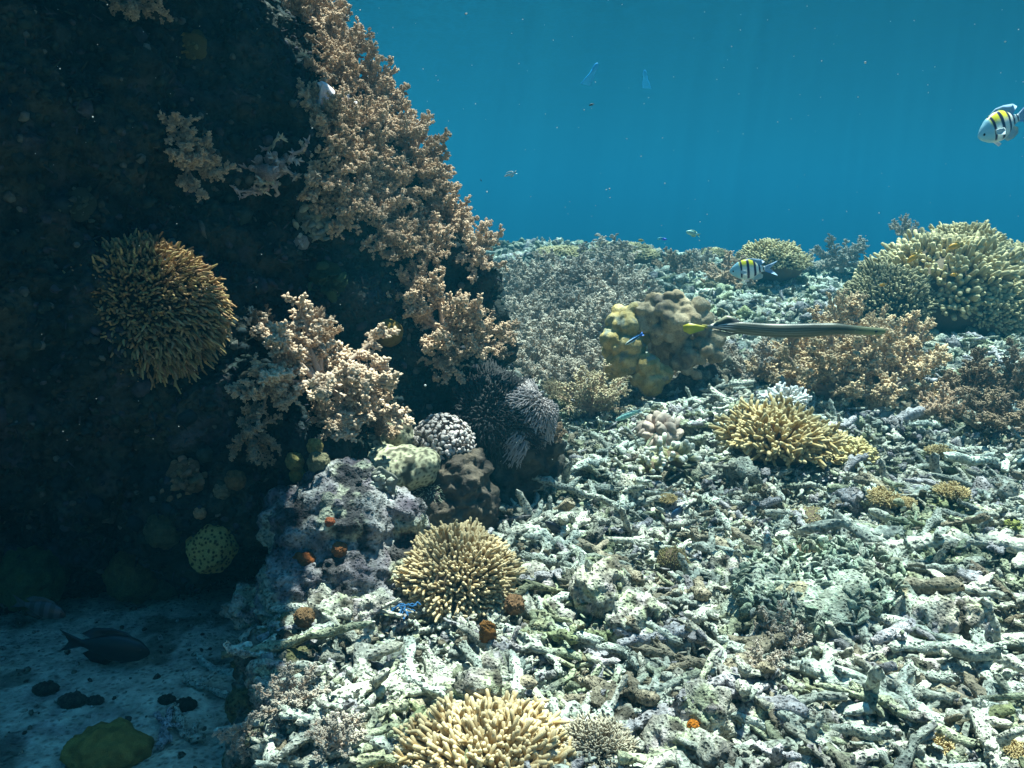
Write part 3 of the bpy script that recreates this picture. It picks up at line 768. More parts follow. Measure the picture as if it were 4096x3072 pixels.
def sand_bits():
    rng = np.random.default_rng(15); n = 2600
    y = rng.uniform(1.3, 3.6, n); x = rng.uniform(-1.7, .2, n); k = sand_mask(x, y) > .6; x, y = x[k], y[k]; n = len(x)
    r = .0016 * 9 ** (rng.uniform(0, 1, n) ** 2.2)
    pal = np.array([(.40, .38, .32), (.10, .09, .07), (.24, .21, .16), (.60, .58, .52)])
    v, q, c = blobs(np.stack([x, y, ground(x, y) + r * .2], 1), np.stack([r, r * .8, r * .6], 1), None, 1, pal[rng.choice(4, n)], None, .4, 2, rng)
    o = obj('sand_debris', build_mesh('sand_debris', [(v, q, c)]), M_RUBBLE, kind='stuff'); tag(o, 'small shell bits and grit scattered on the shaded sand', 'debris')
sand_bits()
def turf():
    """short tufts, crusts and knobs over the wall"""
    rng = np.random.default_rng(6)
    n = 26000; me = rock.data; nv = len(me.vertices)
    v = np.empty(nv * 3, np.float32); me.vertices.foreach_get('co', v); v = v.reshape(-1, 3)
    nn = np.empty(nv * 3, np.float32); me.vertices.foreach_get('normal', nn); nn = nn.reshape(-1, 3)
    face = ((CAM - v) * nn).sum(1) > -.3
    idx = rng.choice(np.where(face)[0], n); p = v[idx].astype(float); d = norm(nn[idx] + rng.normal(size=(n, 3)) * .5)
    s = rng.uniform(.005, .018, n) * (1 + .9 * (rng.uniform(0, 1, n) > .95))
    pal = np.array([(.026, .04, .034), (.038, .04, .032), (.05, .052, .062), (.018, .03, .034), (.11, .115, .10)]); col = pal[rng.choice(5, n, p=[.3, .25, .15, .22, .08])]
    a = blobs(p, np.stack([s, s * .8, s * rng.uniform(.3, 1.1, n)], 1), frame(d, rng), 1, col, None, .3, 1.6, rng)
    m = 9000; idx = rng.choice(np.where(face)[0], m); p = v[idx].astype(float); d = norm(nn[idx] + rng.normal(size=(m, 3)) * .6)
    L = rng.uniform(.015, .04, m); t = np.linspace(0, 1, 4); P = p[:, None] + d[:, None] * L[:, None, None] * t[None, :, None]
    b = tubes(P, np.array([[.003, .003, .0025, .0005]]), 4, pal[rng.choice(4, m)] * 1.1, rng=rng)
    o = obj('turf_algae', build_mesh('turf_algae', [a, b]), M_TURF, kind='stuff'); tag(o, 'short dark turf algae and crusts coating the rock wall', 'algae')
turf()
bpy.context.view_layer.update()
# ------------------------------------------------------------------ soft corals
def rim(px, py):
    for _ in range(90):
        loc, n, D = hit(px, py)
        if D < 4.3: return px
        px -= 5
    return px
RIM_G = 'soft corals crowding the right edge of the rock'
RIM_L = 'bushy pinkish tan soft coral in the crowd covering the right shoulder of the rock'
k = 0
protos = {}
def soft_copy(key, meshes, label, group=None):
    """first use builds the colony, later ones copy it with its stalk and polyps"""
    if key not in protos:
        protos[key] = soft(meshes, label, group, key[1]); return protos[key]
    r = dup(protos[key], label, group)
    if group is None and 'group' in r: del r['group']
    return r
rng = np.random.default_rng(9)
for py in range(-6, 266, 20):
    lb = np.interp(py, [-10, 30, 60, 100, 150, 190, 215, 240, 275, 300], [352, 345, 335, 322, 330, 318, 340, 388, 396, 425])
    rb = rim(560, py) - 6
    m = max(2, int((rb - lb) / 34) + 1)
    for px in np.linspace(lb, rb, m):
        px = px + rng.uniform(-7, 7); yy = py + rng.uniform(-6, 6)
        if 322 < px < 358 and 88 < yy < 116: continue
        o = soft_copy(('rim', k % 4), SOFT, RIM_L, RIM_G); k += 1
        loc, n, D = hit(min(px, rb), yy)
        ax = norm(n * .8 + np.array([.1, -.15, .45])); s = rng.uniform(40, 54) * D / F / 1.15
        put(o, loc - ax * .02, ax, rng.uniform(0, 6.28), s)
BACK_G = 'soft corals of the thicket behind the rock'
for py in range(290, 400, 15):
    lb = np.interp(py, [262, 300, 350, 396], [522, 520, 528, 540]); rb = np.interp(py, [262, 290, 320, 345, 396], [566, 655, 630, 600, 590])
    for px in np.arange(lb, rb, 27):
        p = px + rng.uniform(-8, 8); yy = py + rng.uniform(-5, 5)
        loc, n, D = hit(p, yy)
        if D < 3.7: continue
        o = soft_copy(('back', k % 3), SOFT_GREY, 'grey tan soft coral in the low thicket filling the gap behind the rock', BACK_G); k += 1
        put(o, loc - np.array([0, 0, .03]), (rng.normal() * .2, rng.normal() * .2 - .1, 1), rng.uniform(0, 6.28), rng.uniform(38, 52) * D / F / 1.15)
ONE = [ # px, py, width px, up, meshes, k, squash, label
    (128, 6, 62, .1, SOFT, 0, 1, 'dim orange brown soft coral high on the rock at the top edge of the picture'),
    (172, 132, 34, .1, SOFT, 3, 1.2, 'small orange brown soft coral on the dark face, upper of two'),
    (186, 168, 58, .1, SOFT, 1, 1, 'orange brown soft coral on the dark face left of the spiny white branches'),
    (318, 390, 122, .25, SOFT, 3, .85, 'large bright orange tan soft coral tree lowest on the rock face'),
    (268, 392, 56, .1, SOFT, 1, .9, 'tan soft coral arm left of the large orange tan tree'),
    (368, 398, 66, .1, SOFT, 0, .9, 'tan soft coral branch right of the large orange tan tree'),
    (334, 428, 46, .0, SOFT, 2, 1, 'small tan soft coral hanging below the large orange tan tree'),
    (312, 350, 40, .6, SOFT, 1, 1.3, 'slim tan soft coral rising above the large orange tan tree'),
    (255, 335, 32, .4, SOFT_DARK, 0, 1.1, 'dim brown soft coral beside the round tentacled coral'),
    (250, 430, 44, .2, SOFT_DARK, 0, 1.1, 'dim brown soft coral below the bright orange tan tree'),
    (444, 330, 92, .2, SOFT, 0, 1, 'wide tan soft coral fan beside the round ochre sponge'),
    (478, 345, 58, .1, SOFT, 2, .9, 'tan soft coral arm reaching right from the wide fan'),
    (418, 300, 46, .4, SOFT, 1, 1, 'tan soft coral rising above the wide fan'),
    (450, 362, 40, .0, SOFT, 3, .9, 'small tan soft coral hanging under the wide fan'),
    (592, 412, 56, .8, SOFT_TUFT, 0, 1.0, 'tufted golden tan soft coral in front of the thicket, beside pale rubble'),
    (554, 437, 18, .5, SOFT, 1, 1, 'tiny orange tan soft coral at the foot of the rock'),
    (553, 398, 24, .5, SOFT_TUFT, 0, 1, 'small tan tuft beside the feathery finger coral'),
    (792, 390, 74, .9, SOFT_PALE, 0, .95, 'orange tan soft coral at the left end of the big bush'),
    (830, 398, 88, .9, SOFT_PALE, 1, .95, 'orange tan soft coral at the middle front of the big bush'),
    (846, 380, 86, .9, SOFT_PALE, 0, 1.0, 'orange tan soft coral at the middle back of the big bush'),
    (884, 396, 86, .9, SOFT_PALE, 1, 1.05, 'orange tan soft coral right of centre in the big bush'),
    (898, 378, 66, .9, SOFT_PALE, 0, 1.1, 'orange tan soft coral at the upper right of the big bush'),
    (842, 346, 38, 1, SOFT_PALE, 1, 1.7, 'upright peach soft coral spike above the trumpetfish'),
    (878, 352, 32, 1, SOFT_PALE, 0, 1.5, 'short peach soft coral spike above the trumpetfish head'),
    (744, 378, 58, .9, SOFT_GREY, 0, .9, 'dull greyish tan soft coral beneath the trumpetfish body'),
    (770, 372, 44, .9, SOFT_GREY, 1, .8, 'low grey soft coral between the coral head and the big bush'),
    (972, 405, 60, .9, SOFT_DARK, 0, .95, 'dark brown soft coral right of the big bush'),
    (1004, 402, 62, .9, SOFT_DARK, 0, 1.1, 'tall dark brown soft coral at the right edge'),
    (1000, 428, 60, .9, SOFT_DARK, 0, .8, 'low dark brown soft coral at the right edge'),
    (940, 415, 40, .9, SOFT, 2, .9, 'small tan soft coral between the big bush and the dark brown ones'),
    (726, 284, 46, .9, SOFT, 2, .8, 'tan soft coral under the striped fish by the far table coral'),
    (842, 268, 46, .9, SOFT_GREY, 2, .8, 'hazy grey soft coral on the skyline left of the big coral mound'),
    (612, 262, 44, .9, SOFT_GREY, 1, .75, 'hazy grey soft coral on the far flat behind the thicket'),
    (678, 274, 34, .9, SOFT_DARK, 0, .9, 'dark hazy soft coral on the far flat'),
    (700, 268, 26, .9, SOFT_GREY, 0, 1.0, 'pale hazy soft coral knob on the skyline'),
    (808, 272, 30, .9, SOFT_GREY, 1, .8, 'hazy tan soft coral at the foot of the far table coral'),
    (905, 236, 24, .9, SOFT_GREY, 2, 1, 'small grey soft coral on top of the coral mound'),
    (700, 332, 30, .9, SOFT_GREY, 0, .9, 'grey soft coral just behind the massive coral head'),
    (780, 655, 50, .9, SOFT_GREY, 1, 1.2, 'brown soft coral at the left end of the broad dead plate'),
    (764, 672, 34, .9, SOFT_GREY, 0, 1.0, 'smaller brown soft coral just below the one at the dead plate'),
    (293, 706, 54, .3, SOFT_GREY, 0, .9, 'purple grey soft coral on the nearest boulder'),
    (246, 730, 38, .2, SOFT_GREY, 2, .9, 'brown soft coral on the sand side of the nearest boulder'),
    (338, 748, 52, .6, SOFT_GREY, 1, .9, 'purple grey soft coral at the bottom edge right of the nearest boulder'),
]
for px, py, w, up, ms, kk, sq, lab in ONE:
    kk = kk % len(ms)
    o = soft_copy((id(ms), kk), ms, lab)
    put_soft(o, px, py, w, up, sq=sq)

# ------------------------------------------------------------------ stony corals
bpy.context.view_layer.update()
t = colony('finger_coral', 'golden brown dome of finger coral with cream tips beside the purple boulder', 'coral', staghorn_mesh(1, 1, .86, 900, .0275, 105, 2, .20, c0=(.24, .14, .045), c1=(.31, .19, .065), tip=(.60, .47, .27)), base=(.72, .6))
loc, n, D = hit(458, 596); put(t, loc + np.array([0, .03, .03]), (-.05, -.38, 1), 0, 60 * D / F)
t = colony('branching_coral', 'large golden branching coral with pale antler tips at the bottom edge', 'coral', staghorn_mesh(2, 1, .66, 640, .030, 98, 3, .24, c0=(.25, .145, .05), c1=(.35, .215, .075), tip=(.64, .51, .29), jitl=.16), base=(.7, .5))
loc, n, D = hit(490, 768); put(t, loc + np.array([0, .0, -.01]), (0, -.15, 1), .5, 88 * D / F)
t = dup(t, 'smaller brown branching coral cut by the bottom edge, left of the large golden one')
loc, n, D = hit(402, 775); put(t, loc, (-.2, -.1, 1), 2.0, 36 * D / F)
br = staghorn_mesh(3, 1, .85, 260, .026, 85, 5, .32, c0=(.20, .155, .10), c1=(.27, .21, .14), tip=(.48, .43, .32))
t = colony('branching_coral', 'fine greyish brown bottlebrush coral right of the large golden one', 'coral', br)
loc, n, D = hit(598, 752); put(t, loc, (.1, -.1, 1), 0, 36 * D / F)
br = staghorn_mesh(4, 1, .60, 230, .036, 92, 3, .34, c0=(.36, .22, .07), c1=(.37, .235, .07), tip=(.60, .48, .25), jitl=.2)
t = colony('branching_coral', 'wide golden yellow branching coral on the middle of the rubble slope', 'coral', br)
loc, n, D = hit(778, 450); put(t, loc + np.array([0, .05, .02]), (0, -.2, 1), 0, 56 * D / F)
P4 = t
t = dup(P4, 'golden branching coral joined to the right of the wide yellow one')
loc, n, D = hit(818, 452); put(t, loc + np.array([0, .03, .0]), (0, -.2, 1), 2, 34 * D / F)
br = staghorn_mesh(5, 1, .7, 150, .07, 95, 2, .2, c0=(.30, .20, .06), c1=(.40, .29, .10), tip=(.50, .42, .20))
t = colony('branching_coral', 'compact mustard coral clump at the right end of the golden branching corals', 'coral', br)
loc, n, D = hit(850, 456); put(t, loc, (0, -.2, 1), 0, 26 * D / F)
P5 = t
br = staghorn_mesh(6, 1, .75, 46, .07, 85, 3, .42, c0=(.42, .40, .33), c1=(.55, .53, .46), tip=(.80, .80, .76))
t = colony('branching_coral', 'whitish branching coral behind the golden yellow one', 'coral', br)
loc, n, D = hit(785, 404); put(t, loc, (0, -.1, 1), 0, 23 * D / F)
br = staghorn_mesh(7, 1, .9, 12, .14, 80, 2, .5, c0=(.28, .26, .12), c1=(.36, .34, .17), tip=(.70, .70, .60))
t = colony('branching_coral', 'stubby olive coral with thick blunt white tipped fingers below the pink knobbed coral', 'coral', br, base=(.5, .4))
loc, n, D = hit(672, 460); put(t, loc, (0, -.1, 1), 0, 24 * D / F)
P7 = t
t = dup(P7, 'single stubby olive coral fork with white tips, left of the similar clump'); loc, n, D = hit(650, 467); put(t, loc, (0, -.1, 1), 2.2, 15 * D / F)
for px, py, w, lab in [(885, 500, 17, 'small yellow coral tuft in the rubble, left of two near the dark gap'), (906, 504, 10, 'tiny yellow coral tuft in the rubble right of a larger one'), (952, 494, 16, 'small yellow coral tuft in the rubble towards the right edge'),
                       (940, 454, 13, 'yellow coral sprig below the dark brown soft corals'), (946, 748, 22, 'yellow brown coral sprig near the bottom right corner'), (1018, 752, 14, 'golden coral sprig in the bottom right corner'),
                       (668, 500, 9, 'tiny yellow coral sprig on rubble left of the golden corals')]:
    t = dup(P4, lab); loc, n, D = hit(px, py); put(t, loc, (0, -.1, 1), random.uniform(0, 6), w * D / F)
br = staghorn_mesh(8, 1, .85, 420, .030, 100, 0, .1, c0=(.16, .12, .04), c1=(.24, .19, .07), tip=(.38, .33, .15), jitl=.03)
t = colony('bristle_coral', 'upright brown bristly coral pad amid the pale rubble', 'coral', br, base=(.9, .85)); loc, n, D = hit(672, 566); put(t, loc, (0, -.4, 1), 0, (16 * D / F, 16 * D / F, 26 * D / F))
P8 = t
t = dup(P8, 'flat brown bristly coral along the top of the dark gap'); loc, n, D = hit(816, 520); put(t, loc, (0, -.2, 1), 0, (26 * D / F, 20 * D / F, 12 * D / F))
t = dup(P8, 'dark brown bristly coral down inside the gap behind the dead plate'); loc, n, D = hit(802, 560); put(t, loc, (0, -.6, 1), 0, (24 * D / F, 16 * D / F, 24 * D / F))
# cauliflower coral
def cauliflower():
    t = thing('cauliflower_coral', 'pinkish cream cauliflower coral with fat knobs beside the pale green fish', 'coral')
    loc, n, D = hit(661, 440); s = 27 * D / F; rng = np.random.default_rng(4)
    d = dome_dirs(34, 100, rng, .9); c = d * np.array([1, 1, .95]) * .62
    ax = np.stack([rng.uniform(.20, .34, 34), rng.uniform(.14, .20, 34), rng.uniform(.30, .40, 34)], 1)
    v, q, cc = blobs(c, ax, frame(d, rng), 3, jit((.40, .27, .20), 34, .12, rng), (.56, .44, .35), .12, 2, rng)
    v = v + vecnoise(v * 16, 3, 1) * .05 + vecnoise(v * 45, 6, 1) * .02
    b = blobs([(0, 0, .05)], [(.6, .6, .5)], np.eye(3)[None], 3, (.12, .08, .06))
    obj('knobs', build_mesh('knobs', [(v, q, cc)]), M_HARD, t); obj('base', build_mesh('base', [b]), M_HARD, t)
    put(t, loc + np.array([0, .02, .01]), (0, -.35, 1), 0, s)
cauliflower()
# the big mound on the right and the far table corals
br = staghorn_mesh(9, 1, .8, 620, .030, 92, 2, .20, c0=(.14, .10, .04), c1=(.28, .21, .08), tip=(.60, .50, .27), inner=.55, jitl=.10, upw=.1)
MB = colony('branching_coral', 'great mound of cream tipped branching coral at the right edge, main dome', 'coral', br, base=(.8, .74))
put(MB, pix(940, 292, 6.1), (-.05, -.25, 1), 0, (.56, .50, .50))
brd = staghorn_mesh(19, 1, .85, 620, .026, 95, 2, .18, c0=(.05, .045, .025), c1=(.10, .085, .045), tip=(.40, .35, .20), inner=.55, jitl=.08, upw=.1)
MD = colony('branching_coral', 'dark rounded branching coral on the lower left of the great mound', 'coral', brd, (.05, .045, .03), base=(.8, .74))
put(MD, pix(886, 304, 5.8), (-.3, -.6, 1), 0, (.30, .30, .30))
for lab, px, py, D, ax, s in [('branching coral on the lower right flank of the great mound, overhanging a dark gap', 985, 312, 5.95, (.3, -.5, 1), (.30, .30, .32)),
                              ('branching coral crowning the top of the great mound', 958, 258, 6.5, (0, -.1, 1), (.34, .34, .32)),
                              ('branching coral behind the great mound, cut by the right edge', 1018, 268, 6.9, (.1, -.2, 1), (.34, .34, .22))]:
    t = dup(MB, lab); put(t, pix(px, py, D), ax, random.uniform(0, 6), s)
for lab, px, py, w, h in [('pale yellow table coral on the skyline behind the striped fish', 772, 264, 36, 30), ('low greenish table coral on the far skyline beside the rock', 560, 254, 26, 10), ('hazy greenish coral hump on the far skyline', 632, 256, 26, 16),
                          ('dark hazy coral hump on the far skyline', 612, 254, 24, 14), ('tiny dark hump on the skyline right of the far flat', 716, 255, 14, 9), ('hazy coral hump at the far right skyline', 988, 246, 22, 14)]:
    t = dup(MB, lab); loc, n, D = hit(px, py); D = min(D, 11)
    loc = pix(px, py, D) if D >= 11 else loc; put(t, loc, (0, -.1, 1), random.uniform(0, 6), (w * D / F, w * D / F, h * D / F))

bpy.context.view_layer.update()
KEEP = [(o.location.xy.copy(), max(o.scale) * 1.0) for o in COL.objects if o.type == 'EMPTY' and o.get('category') == 'coral' and max(o.scale) > .05 and not o.name.startswith(('dead', 'massive'))]
for o in [o for o in COL.objects if o.name.startswith(('dead_coral_branch', 'dead_coral_chunk'))]:
    if any((o.location.xy - c).length < r + .06 for c, r in KEEP): bpy.data.objects.remove(o)
# ------------------------------------------------------------------ corals and sponges on the rock
def round_tentacle_coral():
    t = thing('tentacled_coral', 'large round coral bristling with long brown tentacles on the dark rock face', 'coral')
    rng = np.random.default_rng(3); n = 4200
    loc, nn, D = hit(163, 316); s = 86 * D / F
    d = dome_dirs(n, 108, rng, .8); st = d * .76
    t5 = np.linspace(0, 1, 6); L = rng.uniform(.15, .26, n)
    P = st[:, None] + d[:, None] * (L[:, None, None] * t5[None, :, None])
    P[:, :, 1] -= (.10 * t5 ** 2)[None] * (1 - d[:, 2:3]); P += rng.normal(size=(n, 1, 3)) * (.05 * t5 ** 1.5)[None, :, None] + rng.normal(size=P.shape) * .012 * t5[None, :, None]
    v, q, c = tubes(P, np.array([[.008, .008, .008, .010, .016, .008]]), 5, jit((.06, .042, .025), n, .3, rng), jit((.36, .235, .11), n, .4, rng), ct=[0, 0, .08, .3, 1, 1], rng=rng)
    obj('tentacles', build_mesh('tentacles', [(v, q, c)]), M_SOFT, t)
    obj('base', build_mesh('base', [blobs([(0, 0, 0)], [(.82, .82, .80)], np.eye(3)[None], 3, (.05, .035, .025), None, .05)]), M_STALK, t)
    put(t, loc - nn * .5 * s, norm(np.array([.1, -.85, .45])), 0, (s * 1.08, s * .90, s * .80))
round_tentacle_coral()
def polyp_dome():
    t = thing('polyp_colony', 'dome of pinkish white flower like polyps above the brown boulder', 'soft coral')
    rng = np.random.default_rng(8); n = 430
    loc, nn, D = hit(443, 445); s = 30 * D / F
    d = dome_dirs(n, 105, rng, .8)
    st = tubes((d * .75)[:, None] + d[:, None] * (np.linspace(0, .28, 3)[None, :, None]), np.array([[.025, .02, .02]]), 5, (.24, .18, .15), rng=rng)
    c = d * (1.03 + rng.normal(size=(n, 1)) * .03); r = rng.uniform(.055, .09, n)
    v, q, cc = blobs(c, np.stack([r, r, r * .35], 1), frame(d + rng.normal(size=d.shape) * .35, rng), 2, jit((.34, .285, .26), n, .2, rng), (.52, .455, .42), .38, 2.6, rng)
    obj('polyps', build_mesh('polyps', [st, (v, q, cc)]), M_SOFT, t)
    obj('base', build_mesh('base', [blobs([(0, 0, 0)], [(.8, .8, .8)], np.eye(3)[None], 3, (.20, .16, .14), None, .1)]), M_STALK, t)
    put(t, loc, norm(np.array([-.05, -.6, .8])), 0, s)
polyp_dome()
def ring_col(v, n, d):
    """pale rings round dark cups"""
    rng = np.random.default_rng(2); m = 420; idx = rng.choice(len(v), m); C = v[idx]
    out = np.empty(len(v))
    for i in range(0, len(v), 4000):
        out[i:i + 4000] = np.sqrt(((v[i:i + 4000, None] - C[None]) ** 2).sum(-1)).min(1)
    r = out / np.median(out)
    w = (sstep(.35, .7, r) * (1 - sstep(1.15, 1.6, r)))[:, None]
    return np.array([.07, .065, .04]) * (1 - w) + np.array([.40, .38, .25]) * w
boulder('encrusting_coral', 'olive encrusting coral speckled with pale rings beside the polyp dome', [sp(385, 470, 2.72, .075), sp(405, 468, 2.74, .07), sp(422, 468, 2.74, .06), sp(370, 455, 2.78, .06), sp(398, 440, 2.85, .07), sp(375, 475, 2.72, .06)],
        .006, ring_col, 'coral', ((.016, 9), (.005, 30)), None, 4, M_HARD)
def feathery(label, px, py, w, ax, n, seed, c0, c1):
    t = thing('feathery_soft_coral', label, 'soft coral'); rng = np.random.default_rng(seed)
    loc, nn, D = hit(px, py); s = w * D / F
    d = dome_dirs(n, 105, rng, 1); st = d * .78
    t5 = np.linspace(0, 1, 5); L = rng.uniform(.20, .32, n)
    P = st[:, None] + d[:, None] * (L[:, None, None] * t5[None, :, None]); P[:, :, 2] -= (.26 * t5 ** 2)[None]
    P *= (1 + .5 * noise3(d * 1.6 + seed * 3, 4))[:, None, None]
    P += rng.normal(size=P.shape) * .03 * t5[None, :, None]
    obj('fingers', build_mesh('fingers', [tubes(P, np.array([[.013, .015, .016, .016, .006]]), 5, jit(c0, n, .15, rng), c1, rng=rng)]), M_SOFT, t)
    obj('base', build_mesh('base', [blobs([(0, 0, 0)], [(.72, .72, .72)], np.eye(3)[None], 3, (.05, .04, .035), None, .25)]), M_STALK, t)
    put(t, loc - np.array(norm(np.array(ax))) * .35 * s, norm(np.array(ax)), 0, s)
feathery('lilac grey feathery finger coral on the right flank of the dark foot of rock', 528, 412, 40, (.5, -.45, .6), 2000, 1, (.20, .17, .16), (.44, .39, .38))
feathery('dark feathery finger coral in shade left of the lilac grey one', 490, 415, 52, (-.1, -.8, .3), 1700, 2, (.02, .022, .024), (.045, .045, .045))  # near-black colour stands in for the rock's shade on this side
feathery('dark feathery finger coral in shade under the wide soft coral fan', 470, 392, 36, (-.2, -.8, .6), 1500, 3, (.035, .034, .03), (.08, .072, .065))  # colour darkened here too, in place of shade from the wall
feathery('grey green frilly coral under the polyp dome', 430, 495, 19, (-.1, -.6, .8), 220, 4, (.20, .22, .15), (.46, .50, .38))
def pit_col(v, n, d):
    rng = np.random.default_rng(3); m = 300; dd = dome_dirs(m, 180, rng, 1.0)
    u = norm(v - v.mean(0)); r = np.sqrt(((u[:, None] - dd[None]) ** 2).sum(-1)).min(1)
    w = sstep(.035, .075, r)[:, None]
    return np.array([.10, .055, .015]) * (1 - w) + np.array([.52, .39, .13]) * w
def ball(name, label, cat, px, py, r, col, mat=M_MASSIVE, out=.3, amps=((.16, 1.7), (.07, 5)), rid=None, seed=1, fn=None, flat=(1, 1, 1), vox=.06):
    loc, n, D = hit(px, py); s = r * D / F
    me = lumpy(name, [(0, 0, 0, flat[0], flat[1], flat[2])], vox, amps, rid, seed, colfn=fn or crust_col(np.array(col) * .7, np.array(col) * 1.15), smooth=2)
    o = obj(name, me, mat); o.location = loc + n * s * out; o.scale = (s, s, s); return tag(o, label, cat)
ball('honeycomb_coral', 'round yellowish coral covered in dark honeycomb pits at the foot of the rock', 'coral', 213, 540, 24, (.4, .4, .2), fn=pit_col, vox=.03, amps=((.20, 1.1), (.05, 3.5)))
ball('massive_coral', 'dim olive coral lump left of the honeycomb coral', 'coral', 162, 530, 17, (.10, .10, .05))
ball('massive_coral', 'dim yellowish lobed coral hanging on the rock above the dark gap', 'coral', 133, 570, 26, (.17, .13, .05), amps=((.15, 1.6), (.04, 6)))
ball('massive_coral', 'dim pale green lump beside the yellowish lobed coral', 'coral', 158, 582, 16, (.16, .18, .10), amps=((.12, 1.8), (.04, 6)))
ball('massive_coral', 'dim green crust at the left edge above the dark gap', 'coral', 22, 575, 32, (.06, .10, .04), amps=((.2, 1.6), (.07, 5)))
ball('round_sponge', 'round ochre sponge on the dark rock beside the wide soft coral fan', 'sponge', 389, 333, 14, (.34, .22, .05), M_SPONGE, .5, ((.04, 1.5),), seed=3)
ball('small_coral', 'small brown round coral on the shaded rock above the honeycomb coral', 'coral', 237, 480, 10, (.20, .13, .06))
ball('small_coral', 'small tan knob left of the purple boulder, lower of two', 'coral', 222, 492, 8, (.24, .20, .12))
ball('small_coral', 'small orange and white knob on top of the honeycomb coral', 'coral', 199, 513, 6, (.42, .26, .14))
ball('small_coral', 'small yellow knob just below the orange tan soft coral tree, topmost of its cluster', 'coral', 313, 446, 8, (.34, .25, .08))
ball('small_coral', 'small yellow green knob in the middle of the cluster below the soft coral tree', 'coral', 296, 460, 9, (.28, .24, .09))
ball('small_coral', 'small golden knob lowest in the cluster below the soft coral tree', 'coral', 298, 474, 8, (.40, .24, .06))
ball('small_coral', 'small olive knob at the right of the cluster below the soft coral tree', 'coral', 318, 466, 11, (.20, .18, .10))
ball('orange_sponge', 'rusty orange sponge in a hollow of the purple boulder', 'sponge', 304, 562, 13, (.42, .13, .035), M_SPONGE, .1, ((.15, 2), (.08, 7)), flat=(1, .8, .7))
ball('orange_sponge', 'small rusty orange sponge higher on the purple boulder', 'sponge', 340, 550, 8, (.40, .15, .05), M_SPONGE, .1, ((.15, 2), (.08, 7)))
ball('orange_sponge', 'tiny red orange sponge at the top of the purple boulder', 'sponge', 330, 522, 5, (.42, .12, .05), M_SPONGE, .2)
ball('orange_sponge', 'rough orange sponge on the pale rubble above the bottom branching coral', 'sponge', 488, 637, 10, (.45, .20, .05), M_SPONGE, .5, ((.25, 1.8), (.1, 6)), flat=(.8, .8, 1.2))
ball('orange_sponge', 'small vivid orange sponge in the rubble at the bottom edge', 'sponge', 691, 727, 6, (.75, .25, .02), M_SPONGE, .7, ((.2, 2),))
ball('orange_sponge', 'brownish orange sponge right beside the golden finger coral', 'sponge', 512, 602, 10, (.36, .20, .10), M_SPONGE, .5, ((.2, 2), (.08, 6)))
ball('orange_sponge', 'brownish sponge with two holes at the end of a dead stick', 'sponge', 303, 622, 10, (.32, .19, .09), M_SPONGE, .7, ((.15, 2), (.08, 6)))
ball('lump_coral', 'yellow brown lumpy coral on the sand at the bottom left', 'coral', 108, 758, 36, (.44, .31, .08), M_SPONGE, .2, ((.18, 1.5), (.06, 5)), flat=(1.1, 1, .7))
for px, py, r, lab in [(46, 692, 10, 'dark stone lying farthest left on the shaded sand'), (73, 704, 11, 'dark stone on the shaded sand, middle of three'), (95, 703, 7, 'small dark stone on the shaded sand, right of three'),
                       (167, 702, 7, 'round ringed stone on the sand above the two dead sticks'), (186, 707, 9, 'brown stone on the sand just right of the ringed one')]:
    ball('stone', lab, 'stone', px, py, r, (.24, .22, .18) if px < 150 else (.16, .13, .10), M_RUBBLE_I, .3, ((.2, 1.6), (.1, 5)), flat=(1.2, 1, .7))
for px, py, w, a, lab in [(165, 735, 70, 1.75, 'pale dead coral stick on the sand, left of two'), (188, 735, 80, 2.3, 'pale dead coral stick on the sand, right of two'),
                          (205, 692, 70, 2.7, 'dark dead coral stick on the shaded sand below the honeycomb coral'), (225, 672, 80, 2.8, 'longest dark dead stick on the shaded sand'), (340, 634, 70, 2.4, 'dead coral stick leaning out from the brownish holed sponge')]:
    o = obj('dead_coral_stick', VAR[int(px) % 14], M_RUBBLE_I); tag(o, lab, 'dead coral'); loc, n, D = hit(px, py); put(o, loc + np.array([0, 0, .012]), (0, -.1, 1), a, w * D / F / .24)
